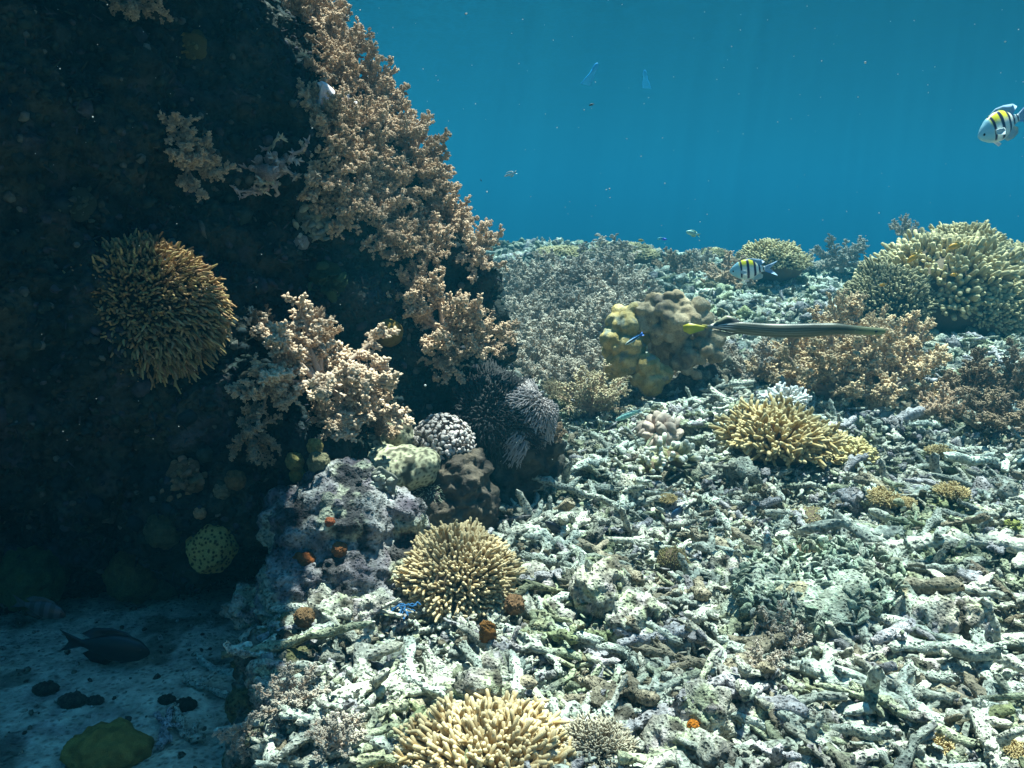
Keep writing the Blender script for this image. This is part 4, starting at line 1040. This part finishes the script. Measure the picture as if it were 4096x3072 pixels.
# spiny dead staghorn on the rock face
def spiny():
    t = thing('spiny_branch_coral', 'spiny dead branches crusted in pinkish white on the dark face', 'coral'); rng = np.random.default_rng(5)
    loc, n, D = hit(258, 178); s = 48 * D / F
    m = 30; d = norm(np.stack([rng.normal(size=m) * 1.0, -rng.uniform(.2, .9, m), rng.normal(size=m) * .6 + .3], 1)); L = rng.uniform(.35, .95, m)
    t6 = np.linspace(0, 1, 8); P = (rng.normal(size=(m, 1, 3)) * np.array([.32, .05, .28])) + d[:, None] * (L[:, None, None] * t6[None, :, None]) + rng.normal(size=(m, 8, 3)) * .02
    col = jit((.40, .33, .28), m, .4, rng)
    ch = [tubes(P, .034 * np.array([[1.2, 1, 1, .95, .9, .8, .6, .05]]) * np.ones((m, 1)), 7, col, rng=rng)]
    q = m * 16; pi = np.repeat(np.arange(m), 16); k = rng.integers(2, 8, q); b = P[pi, k]; e = norm(d[pi] * .7 + norm(rng.normal(size=(q, 3))))
    Q = b[:, None] + e[:, None] * (rng.uniform(.07, .16, q)[:, None, None] * np.linspace(0, 1, 3)[None, :, None])
    ch.append(tubes(Q, np.array([[.026, .022, .006]]) * np.ones((q, 1)), 5, np.repeat(col, 16, 0) * 1.15, rng=rng))
    obj('branches', build_mesh('branches', ch), M_HARD, t)
    c = P[rng.integers(0, m, 90), rng.integers(2, 7, 90)] + rng.normal(size=(90, 3)) * .05
    c[:, 2] += .08; c[:, 1] -= .05
    up = (c[:, 2] > .05) & (np.abs(c[:, 0]) < .45) & (c[:, 2] < .5); c = c[up]; c = np.concatenate([c, np.stack([np.linspace(-.4, .4, 14), np.full(14, -.12), np.full(14, .18)], 1)])
    obj('pale_crust', build_mesh('pale_crust', [blobs(c, rng.uniform(.06, .13, (len(c), 1)) * np.ones(3), None, 2, jit((.66, .54, .52), len(c), .2, rng), None, .45, 2.6, rng)]), M_RUBBLE_I, t)
    put(t, loc + n * .03, (0, 0, 1), 0, s)
spiny()
def scraps(name, label, cat, px, py, w, n, col, seed, size=.25, flat=.3, spread=(1, .5, 1)):
    t = thing(name, label, cat); rng = np.random.default_rng(seed); loc, nn, D = hit(px, py); s = w * D / F
    c = np.clip(rng.normal(size=(n, 3)) * .40, -.72, .72) * np.array(spread); r = rng.uniform(.4, 1.2, n) * size
    d = norm(np.array([0, -.7, .5]) + rng.normal(size=(n, 3)) * .5)
    cc = jit(col, n, .25, rng); sz = np.stack([r, r * .8, r * flat], 1); fr = frame(d, rng)
    obj('lobes', build_mesh('lobes', [blobs(c, sz, fr, 2, cc, None, .4, 1.8, rng)]), M_SPONGE, t)
    obj('base', build_mesh('base', [blobs([(0, .08, 0)], [np.array([.75, .14, .75]) * np.array(spread)], np.eye(3)[None], 3, np.array(col) * .6, None, .3)]), M_SPONGE, t)
    put(t, loc + nn * .02, (0, 0, 1), 0, s)
scraps('crust_patch', 'pale greenish white crust on the rock below the spiny branches', 'crust', 312, 222, 22, 60, (.52, .54, .42), 1)
scraps('crust_patch', 'torn bright white scraps at the lower end of the greenish crust', 'crust', 300, 242, 10, 14, (.75, .72, .68), 2)
scraps('plate_sponge', 'dull green leafy plate on the dark rock above the soft corals', 'sponge', 326, 285, 22, 34, (.07, .12, .06), 3, .32, .14)
scraps('crust_patch', 'cup coral speckled with orange and white dots low on the rock', 'coral', 180, 480, 26, 60, (.32, .22, .13), 4, .16, .6)
scraps('crust_patch', 'white and lemon crust on top of the purple boulder', 'crust', 375, 482, 20, 40, (.55, .56, .46), 5, .18, .5)
scraps('crust_patch', 'pale green crust of little discs on the rock near the left edge', 'crust', 70, 205, 22, 26, (.10, .13, .10), 6, .16, .5)
scraps('crust_patch', 'yellow flecks of crust high on the dark rock', 'crust', 192, 48, 18, 22, (.30, .26, .10), 7, .12, .5)
scraps('algae_clump', 'yellow green algae clump over the rubble right of the dead plate', 'algae', 925, 640, 22, 90, (.34, .38, .15), 21, .13, .5, (1.2, 1, .3))
scraps('algae_clump', 'small yellow green algae clump at the right edge', 'algae', 1015, 528, 12, 50, (.46, .48, .14), 22, .16, .5, (1.2, 1, .3))
def white_sponge():
    t = thing('folded_sponge', 'white folded sponge tucked among the soft corals on the rock', 'sponge'); rng = np.random.default_rng(2)
    loc, n, D = hit(346, 108); s = 24 * D / F
    for i, (x, z, a, w, h) in enumerate([(-.55, -.1, .35, .38, .75), (-.15, .12, -.5, .30, .70), (.28, -.12, .9, .30, .45), (.75, -.2, 1.1, .22, .3)]):
        nu, nv = 14, 12; u = np.linspace(-1, 1, nu); v = np.linspace(0, 1, nv); U, V = np.meshgrid(u, v)
        X = U * w * (1 - .55 * V ** 2); Z = V * h; Y = -.35 * (1 - U ** 2) - .18 * V + .08 * np.sin(U * 4 + i)
        ca, sa = math.cos(a), math.sin(a)
        p = np.stack([x + X * ca + Z * sa, Y - .1, z - X * sa + Z * ca], -1).reshape(-1, 3); p = p + vecnoise(p * 2.2, i, 2) * .16; p2 = p + np.array([0, .11, .02])
        k = np.arange(nu * nv).reshape(nv, nu); f = np.stack([k[:-1, :-1], k[:-1, 1:], k[1:, 1:], k[1:, :-1]], -1).reshape(-1, 4)
        e = np.concatenate([k[0], k[1:, -1], k[-1, ::-1][1:], k[::-1, 0][1:]]); N_ = nu * nv
        rimf = np.stack([e[:-1], e[:-1] + N_, e[1:] + N_, e[1:]], 1)
        obj('fold', build_mesh('fold', [(np.concatenate([p, p2]), np.concatenate([f, f[:, ::-1] + N_, rimf]), (.66, .62, .66))]), M_STALK, t)
    put(t, loc - np.array([.01, .13, 0]), (0, 0, 1), 0, s * .95)
white_sponge()
def blue_strands():
    t = thing('blue_sponge', 'bright blue tangle of thin sponge strands below the golden finger coral', 'sponge'); rng = np.random.default_rng(6)
    loc, n, D = hit(405, 617); s = 16 * D / F
    for i in range(7):
        a = rng.uniform(0, 6.28); th = np.linspace(-1, 1, 12); p = np.stack([th * math.cos(a), th * math.sin(a) * .7, .35 * np.cos(th * 1.6) * rng.uniform(.3, 1)], 1) * rng.uniform(.6, 1.1) + rng.normal(size=(12, 3)) * .05 + rng.normal(size=3) * .2
        obj('strand', build_mesh('strand', [tubes(p[None], np.full((1, 12), .05), 6, (.06, .24, .55), rng=rng)]), M_SPONGE, t)
    put(t, loc + np.array([0, 0, .015]), (0, -.2, 1), 0, s)
blue_strands()

# ------------------------------------------------------------------ fish
def fish(name, label, head, tail, D, prof, colf, wid, fins, eye=(.10, .25, .022), D2=None, group=None, sides=28, n=70, eyecol=(.01, .01, .012), deep=1.0, curve=0.0):
    """prof rows: x, top, bottom (in body lengths, x from snout to tail root); fins: name -> (base points, tip points, colour)"""
    t = thing(name, label, 'fish', group)
    pr = np.array(prof); x = np.linspace(0, 1, n); x = x ** 1.25
    top = np.interp(x, pr[:, 0], pr[:, 1]) * deep; bot = np.interp(x, pr[:, 0], pr[:, 2]) * deep
    ker = np.array([1, 2, 3, 2, 1]) / 9.
    def smooth_(a): return np.convolve(np.pad(a, 2, mode='edge'), ker, 'valid')
    top, bot = smooth_(top), smooth_(bot)
    w = wid * (top - bot) * .5 * np.clip(np.interp(x, [0, .2, .7, 1], [1.0, 1.1, .9, .6]), 0, 2)
    a = np.arange(sides) * 2 * math.pi / sides
    zc, zh = (top + bot) / 2 + curve * np.sin(x * 7.0 + .6) , (top - bot) / 2
    V = np.stack([np.repeat(x[:, None], sides, 1), w[:, None] * np.cos(a)[None], zc[:, None] + zh[:, None] * np.sin(a)[None]], -1)
    k = np.arange(n * sides).reshape(n, sides); j = np.roll(k, -1, 1)
    f = np.stack([k[:-1], k[1:], j[1:], j[:-1]], -1).reshape(-1, 4)
    sn = np.repeat(np.sin(a)[None], n, 0).ravel()
    col = np.clip(colf(V[..., 0].ravel(), sn, V[..., 2].ravel()), 0, 1)
    cap = np.array([k[0][::-1]]); cap2 = np.array([k[-1]])
    v = V.reshape(-1, 3)
    body = obj('body', build_mesh('body', [(v, f, col), (v[k[0]], np.arange(sides)[None, ::-1], col[k[0]]), (v[k[-1]], np.arange(sides)[None], col[k[-1]])]), M_FISH, t)
    for fn, (b, tp, c, *yy) in fins.items():
        b, tp = np.array(b, float), np.array(tp, float); m = len(b)
        y0, y1 = yy[0] if yy else (0, 0)
        def row(p, y, th): return np.stack([p[:, 0], np.full(m, y) + th, p[:, 1]], 1)
        mid = b * .5 + tp * .5
        vv = np.concatenate([row(b, y0, .006), row(mid, (y0 + y1) / 2, .004), row(tp, y1, .0015), row(b, y0, -.006), row(mid, (y0 + y1) / 2, -.004), row(tp, y1, -.0015)])
        fc = []
        for g in (0, 3):
            for r in (0, 1):
                for i in range(m - 1):
                    q = [(g + r) * m + i, (g + r) * m + i + 1, (g + r + 1) * m + i + 1, (g + r + 1) * m + i]
                    fc.append(q if g == 0 else q[::-1])
        for i in range(m - 1): fc.append([2 * m + i, 2 * m + i + 1, 5 * m + i + 1, 5 * m + i])
        for e in (0, m - 1):
            for r in (0, 1): fc.append([r * m + e, (r + 1) * m + e, (r + 4) * m + e, (r + 3) * m + e])
        c = np.asarray(c, float)
        cc = c if c.ndim == 1 else np.concatenate([np.repeat(c[i % 3][None], m, 0) for i in range(6)])
        obj(fn, build_mesh(fn, [(vv, np.array(fc), cc)]), M_FIN, t)
        if fn == 'pectoral_fin':
            vv2 = vv.copy(); vv2[:, 1] *= -1; obj(fn, build_mesh(fn, [(vv2, np.array(fc)[:, ::-1], cc)]), M_FIN, t)
    ex, ez, er = eye
    wy = np.interp(ex, x, w) * .86
    for sg in (-1, 1):
        obj('eye', build_mesh('eye', [blobs([(ex, sg * wy, ez)], [(er, er * .6, er)], np.eye(3)[None], 2, eyecol)]), M_EYE, t)
    p0, p1 = pix(*head, D), pix(*tail, D2 or D)
    X = p1 - p0; L = np.linalg.norm(X); X = X / L
    Y = norm(np.cross(np.array([0, 0, 1.0]), X)); Z = np.cross(X, Y)
    t.matrix_world = Matrix([[X[0], Y[0], Z[0], p0[0]], [X[1], Y[1], Z[1], p0[1]], [X[2], Y[2], Z[2], p0[2]], [0, 0, 0, 1]]) @ Matrix.Scale(L, 4)
    return t
def fork(h, back, c, root=.06, x=1.0, deep=.5):
    return ([(x - .03, root), (x - .01, root * .5), (x, 0), (x - .01, -root * .5), (x - .03, -root)],
            [(x + back, h), (x + back * .72, h * .5), (x + back * (1 - deep), 0), (x + back * .72, -h * .5), (x + back, -h)], c)
DAMSEL = [(0, .005, -.03), (.03, .05, -.075), (.10, .12, -.125), (.22, .205, -.19), (.38, .26, -.235), (.52, .27, -.25), (.68, .22, -.21), (.82, .125, -.115), (.92, .075, -.07), (1, .068, -.062)]
def bars(x, s, z):
    base = np.array([.30, .62, .72]) * np.ones((len(x), 3))
    wh = sstep(.25, .33, x)[:, None]; base = base * (1 - wh) + np.array([.78, .86, .80]) * wh
    ye = (sstep(.25, .6, s) * sstep(.22, .28, x) * (1 - sstep(.66, .80, x)))[:, None]
    base = base * (1 - ye) + np.array([.85, .78, .03]) * ye
    be = sstep(-.5, -.95, s)[:, None]; base = base * (1 - .5 * be) + np.array([.30, .48, .52]) * .5 * be
    xx = x - s * -.018
    for c, w in ((.31, .026), (.50, .036), (.70, .034), (.84, .024), (.955, .016)):
        b = (1 - sstep(w * .8, w * 1.25, np.abs(xx - c))) * sstep(-.93, -.8, s)
        base = base * (1 - b[:, None]) + np.array([.012, .012, .06]) * b[:, None]
    return base
FB = (.28, .44, .58)
SFINS = {'dorsal_fin': ([(.30, .225), (.45, .265), (.60, .25), (.75, .17), (.86, .10)], [(.36, .27), (.50, .315), (.68, .31), (.90, .27), (.99, .20)], FB),
         'anal_fin': ([(.58, -.235), (.68, -.20), (.78, -.14), (.86, -.095)], [(.66, -.30), (.80, -.30), (.93, -.25), (.95, -.16)], (.30, .45, .50)),
         'tail_fin': fork(.21, .36, (.25, .40, .55), deep=.62),
         'pelvic_fin': ([(.36, -.225), (.40, -.23), (.45, -.235)], [(.50, -.34), (.55, -.335), (.58, -.31)], (.62, .66, .80), (.03, .06)),
         'pectoral_fin': ([(.29, .0), (.29, -.04), (.30, -.08)], [(.42, .0), (.45, -.05), (.42, -.12)], (.50, .62, .64), (.11, .17))}
fish('striped_fish', 'silver fish with five black bars and yellow back, nearest the far table coral', (729.5, 271), (765, 268.8), 3.0, DAMSEL, bars, .42, SFINS, (.095, -.01, .026), deep=1.12)
fish('striped_fish', 'silver fish with black bars and yellow back, cut by the right edge in open water', (978, 136), (1019, 117.5), 2.5, DAMSEL, bars, .42, SFINS, (.095, -.01, .026), D2=2.55)
# trumpetfish: head right, tail left
TRUMP = [(0, .012, -.010), (.02, .018, -.020), (.06, .019, -.024), (.13, .022, -.026), (.20, .030, -.024), (.28, .042, -.026), (.40, .046, -.034), (.55, .045, -.036), (.68, .043, -.032), (.78, .042, -.028), (.86, .034, -.022), (.92, .014, -.012), (.955, .008, -.008), (1, .010, -.010)]
def trumpet_col(x, s, z):
    c = np.array([.05, .055, .034]) * np.ones((len(x), 3))
    for q in (-.55, -.2, .15, .5, .8):
        st = (1 - sstep(.035, .09, np.abs(s - q + .05 * np.sin(x * 9)))) * .55 * sstep(.25, .5, x)
        c = c * (1 - st[:, None]) + np.array([.26, .26, .20]) * st[:, None]
    d = (sstep(.80, .90, x) * (1 - sstep(.955, .97, x)))[:, None]; c = c * (1 - d) + np.array([.012, .014, .02]) * d
    for q in (-.35, .12, .62):
        st = (1 - sstep(.05, .12, np.abs(s - q))) * sstep(.80, .88, x) * (1 - sstep(.96, .98, x))
        c = c * (1 - st[:, None]) + np.array([.72, .74, .72]) * st[:, None]
    h = (1 - sstep(.08, .24, x))[:, None]; c = c * (1 - h) + np.array([.17, .18, .075]) * h
    y = sstep(.965, .985, x)[:, None]; c = c * (1 - y) + np.array([.50, .42, .03]) * y
    return c
fish('trumpetfish', 'long olive trumpetfish with yellow tail gliding above the orange tan bush', (885, 332.5), (702, 327.8), 2.66, TRUMP, trumpet_col, .75,
     {'tail_fin': ([(.985, .010), (.99, .004), (.99, -.004), (.985, -.010)], [(1.07, .024), (1.105, .010), (1.10, -.020), (1.065, -.038)], (.46, .42, .04)),
      'dorsal_fin': ([(.79, .040), (.84, .034), (.89, .022), (.93, .010)], [(.845, .068), (.875, .070), (.92, .040), (.955, .018)], [(.02, .022, .03), (.05, .055, .05), (.30, .30, .18)]),
      'anal_fin': ([(.80, -.026), (.85, -.022), (.90, -.014), (.93, -.010)], [(.85, -.042), (.88, -.046), (.92, -.034), (.95, -.016)], [(.02, .022, .03), (.14, .15, .14), (.25, .28, .25)])},
     (.055, .004, .0095), sides=40, n=150, deep=.96, curve=.009)
SLIM = [(0, .004, -.012), (.04, .03, -.035), (.15, .075, -.075), (.35, .105, -.105), (.6, .10, -.10), (.85, .06, -.06), (1, .05, -.05)]
def cleaner(x, s, z):
    c = np.array([.55, .62, .55]) * np.ones((len(x), 3)); b = sstep(.2, .8, x)[:, None]; c = c * (1 - b) + np.array([.08, .35, .80]) * b
    k = (1 - sstep(.25 + .35 * x, .4 + .35 * x, np.abs(s - .1)))[:, None]; return c * (1 - k) + np.array([.008, .01, .02]) * k
fish('cleaner_fish', 'small blue fish with black lengthwise stripe beside the massive coral head', (625, 345), (640, 335.5), 4.1, SLIM, cleaner, .6,
     {'tail_fin': ([(.97, .05), (.98, 0), (.97, -.05)], [(1.22, .12), (1.18, 0), (1.22, -.12)], (.04, .16, .55)), 'dorsal_fin': ([(.3, .09), (.6, .09), (.9, .05)], [(.35, .14), (.65, .14), (.95, .09)], (.03, .10, .30))}, (.09, .02, .018))
def plain(c0, c1=None, belly=None):
    def fn(x, s, z):
        c = np.array(c0) * np.ones((len(x), 3))
        if c1 is not None:
            w = sstep(.5, 1, x)[:, None]; c = c * (1 - w) + np.array(c1) * w
        if belly is not None:
            w = sstep(.1, -.8, s)[:, None]; c = c * (1 - w) + np.array(belly) * w
        return c
    return fn
def ghost(x, s, z):
    c = np.array([.36, .68, .58]) * np.ones((len(x), 3))
    for q in (.3, .42, .54, .66, .78):
        st = ((1 - sstep(.01, .03, np.abs(x - q))) * sstep(-.1, .3, s) * .6)[:, None]; c = c * (1 - st) + np.array([.08, .2, .2]) * st
    return c
fish('green_fish', 'pale mint green fish with faint bars above the pink cauliflower coral', (615, 420.6), (638, 411.5), 3.9, SLIM, ghost, .6,
     {'tail_fin': fork(.10, .18, (.40, .62, .58), .05), 'dorsal_fin': ([(.25, .09), (.6, .09), (.9, .05)], [(.32, .14), (.68, .14), (.98, .09)], (.36, .60, .55))}, (.09, .02, .018))
ROUND = [(0, .0, -.03), (.04, .06, -.08), (.15, .15, -.15), (.35, .215, -.21), (.55, .21, -.21), (.75, .14, -.14), (.92, .065, -.065), (1, .055, -.055)]
def dfins(c, ct=None):
    ct = ct or c
    return {'dorsal_fin': ([(.25, .18), (.45, .21), (.65, .18), (.85, .09)], [(.33, .25), (.55, .29), (.82, .26), (.98, .15)], c), 'anal_fin': ([(.52, -.21), (.7, -.16), (.86, -.09)], [(.62, -.29), (.84, -.26), (.96, -.15)], c), 'tail_fin': fork(.17, .30, ct, .05, deep=.45)}
OR = (.85, .40, .02)
for h, tl, D, lab in [((907, 262.5), (918, 253.5), 5.3, 'orange fish tilted head down over the left of the great coral mound'), ((948, 248), (961, 244), 5.6, 'orange fish over the top of the great coral mound'),
                      ((950, 275), (957, 274.6), 5.4, 'small orange fish before the middle of the great coral mound'), ((879, 285.6), (885.5, 284.2), 5.4, 'small dull orange fish by the darker left coral of the mound')]:
    fish('orange_fish', lab, h, tl, D, ROUND, plain(OR, (.62, .36, .04)), .45, dfins((.55, .30, .03)), (.10, .02, .03))
fish('black_fish', 'black fish with white tail hovering over pale dead branches', (545, 521.5), (560.5, 532.5), 2.75, ROUND, plain((.012, .013, .022)), .45, dfins((.012, .013, .02), (.60, .66, .66)), (.10, .02, .025), eyecol=(.05, .05, .05))
fish('blue_fish', 'dark blue fish with pale tail pointing down into the rubble', (671, 516.5), (683, 506.5), 2.9, ROUND, plain((.03, .10, .20), (.02, .03, .06)), .45, dfins((.02, .03, .06), (.62, .66, .64)), (.10, .02, .025))
def lined(x, s, z):
    c = np.array([.07, .11, .12]) * np.ones((len(x), 3)); k = (1 - sstep(.12, .25, np.abs(s - .45)))[:, None] * .9
    c = c * (1 - k) + np.array([.55, .52, .08]) * k * (1 - .3 * (np.sin(x * 90) > .3))[:, None]
    b = sstep(-.3, -.8, s)[:, None]; return c * (1 - b) + np.array([.22, .28, .26]) * b
fish('lined_fish', 'slim dark fish with a yellow dotted line at the bottom edge', (793, 734.5), (772, 771), 1.72, SLIM, lined, .6, {'tail_fin': fork(.10, .2, (.10, .14, .13), .05), 'dorsal_fin': ([(.2, .08), (.5, .10), (.9, .055)], [(.25, .14), (.6, .16), (.96, .1)], (.10, .13, .12)),
     'pectoral_fin': ([(.14, .0), (.14, -.02), (.15, -.04)], [(.22, -.06), (.21, -.10), (.18, -.12)], (.60, .25, .05), (.06, .12))}, (.07, .02, .014))
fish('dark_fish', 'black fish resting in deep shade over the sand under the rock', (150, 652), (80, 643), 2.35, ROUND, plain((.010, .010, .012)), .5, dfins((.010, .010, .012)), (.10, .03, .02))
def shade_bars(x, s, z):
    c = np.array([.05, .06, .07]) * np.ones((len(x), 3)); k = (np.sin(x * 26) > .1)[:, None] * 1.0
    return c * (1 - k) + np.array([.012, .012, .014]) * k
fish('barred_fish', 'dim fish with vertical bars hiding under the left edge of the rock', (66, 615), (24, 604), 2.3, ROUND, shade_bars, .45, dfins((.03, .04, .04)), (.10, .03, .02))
TINY = [('blue_fish', 'tiny electric blue fish in open water just above the far reef', (667, 239.6), (662, 239), 6.5, (.03, .12, .75)), ('cyan_fish', 'tiny turquoise fish beside the electric blue one', (657, 239.2), (662, 238.2), 6.5, (.10, .48, .55)),
        ('yellow_fish', 'tiny yellow fish above the far reef, left of the blue pair', (638, 240), (643, 240.6), 6.8, (.50, .38, .06)), ('green_fish', 'small hazy green striped fish above the far reef', (686, 231.5), (697, 234.6), 5.5, (.30, .50, .30)),
        ('silver_fish', 'thin pale fish swimming in open water beside the rock', (504, 176.4), (514, 173), 4.5, (.55, .62, .58)), ('dark_fish', 'tiny dark fish speck hanging below the blue swim fin', (589, 105.5), (593, 104), 5.0, (.02, .03, .03)),
        ('dark_fish', 'tiny dark fish just off the rock edge, level with the thin pale fish', (480, 179), (481.5, 181), 4.0, (.02, .03, .05))]
for nm, lab, h, tl, D, c in TINY:
    fish(nm, lab, h, tl, D, SLIM if 'thin' in lab else ROUND, ghost if 'striped' in lab else plain(c), .45, dfins(c), (.10, .02, .03))

# ------------------------------------------------------------------ far off: two swim fins hanging in the blue, and drifting specks
def swim_fin(label, px, py, D, h, spin, tilt):
    t = thing('swim_fin', label, 'swim fin')
    u = np.linspace(0, 1, 12); w = np.interp(u, [0, .25, .5, 1], [.10, .12, .19, .24]); th = np.interp(u, [0, .3, 1], [.05, .02, .008])
    P = []
    for i in range(12):
        for (sx, sy) in ((-1, -1), (-.4, -.7), (.4, -.7), (1, -1), (1, 1), (.4, .7), (-.4, .7), (-1, 1)): P.append((sx * w[i], sy * th[i] + .1 * u[i] ** 2, -u[i] * .72))
    k = np.arange(96).reshape(12, 8); j = np.roll(k, -1, 1); f = np.stack([k[:-1], k[1:], j[1:], j[:-1]], -1).reshape(-1, 4)
    v = np.array(P)
    obj('blade', build_mesh('blade', [(v, f, (.02, .36, .80)), (v[k[-1]], np.arange(8)[None], (.02, .36, .80)), (v[k[0]], np.arange(8)[None, ::-1], (.02, .36, .80))]), M_STALK, t)
    obj('foot_pocket', build_mesh('foot_pocket', [blobs([(0, .0, .10)], [(.11, .10, .22)], np.eye(3)[None], 3, (.02, .33, .72), None, .05)]), M_STALK, t)
    q = pix(px, py, D); t.location = q; t.rotation_euler = (tilt, .12, spin); s = h * D / F; t.scale = (s, s, s)
swim_fin('hazy blue swim fin hanging in the open water, brighter of the two', 594, 70, 10.0, 24, .6, .6)
swim_fin('faint blue swim fin in the open water, right of the brighter one', 645, 76, 14.0, 20, -.5, .6)
def specks():
    rng = np.random.default_rng(4); n = 520
    D = rng.uniform(.6, 5, n) ; px = rng.uniform(-40, 1064, n); py = rng.uniform(-30, 460, n)
    c = np.stack([pix(a, b, d) for a, b, d in zip(px, py, D)])
    ok = (c[:, 2] > .35) & (c[:, 2] < 3)
    c = c[ok]; n = len(c); r = D[ok] * rng.uniform(.22, .6, n) / F * (1 + .9 * (rng.uniform(0, 1, n) > .93))
    o = obj('floating_particles', build_mesh('floating_particles', [blobs(c, r[:, None] * rng.uniform(.6, 1.4, (n, 3)), None, 1, (.45, .47, .45))]), M_STALK, kind='stuff')
    tag(o, 'pale specks of plankton drifting in the water', 'plankton')
specks()
set_solid(False)
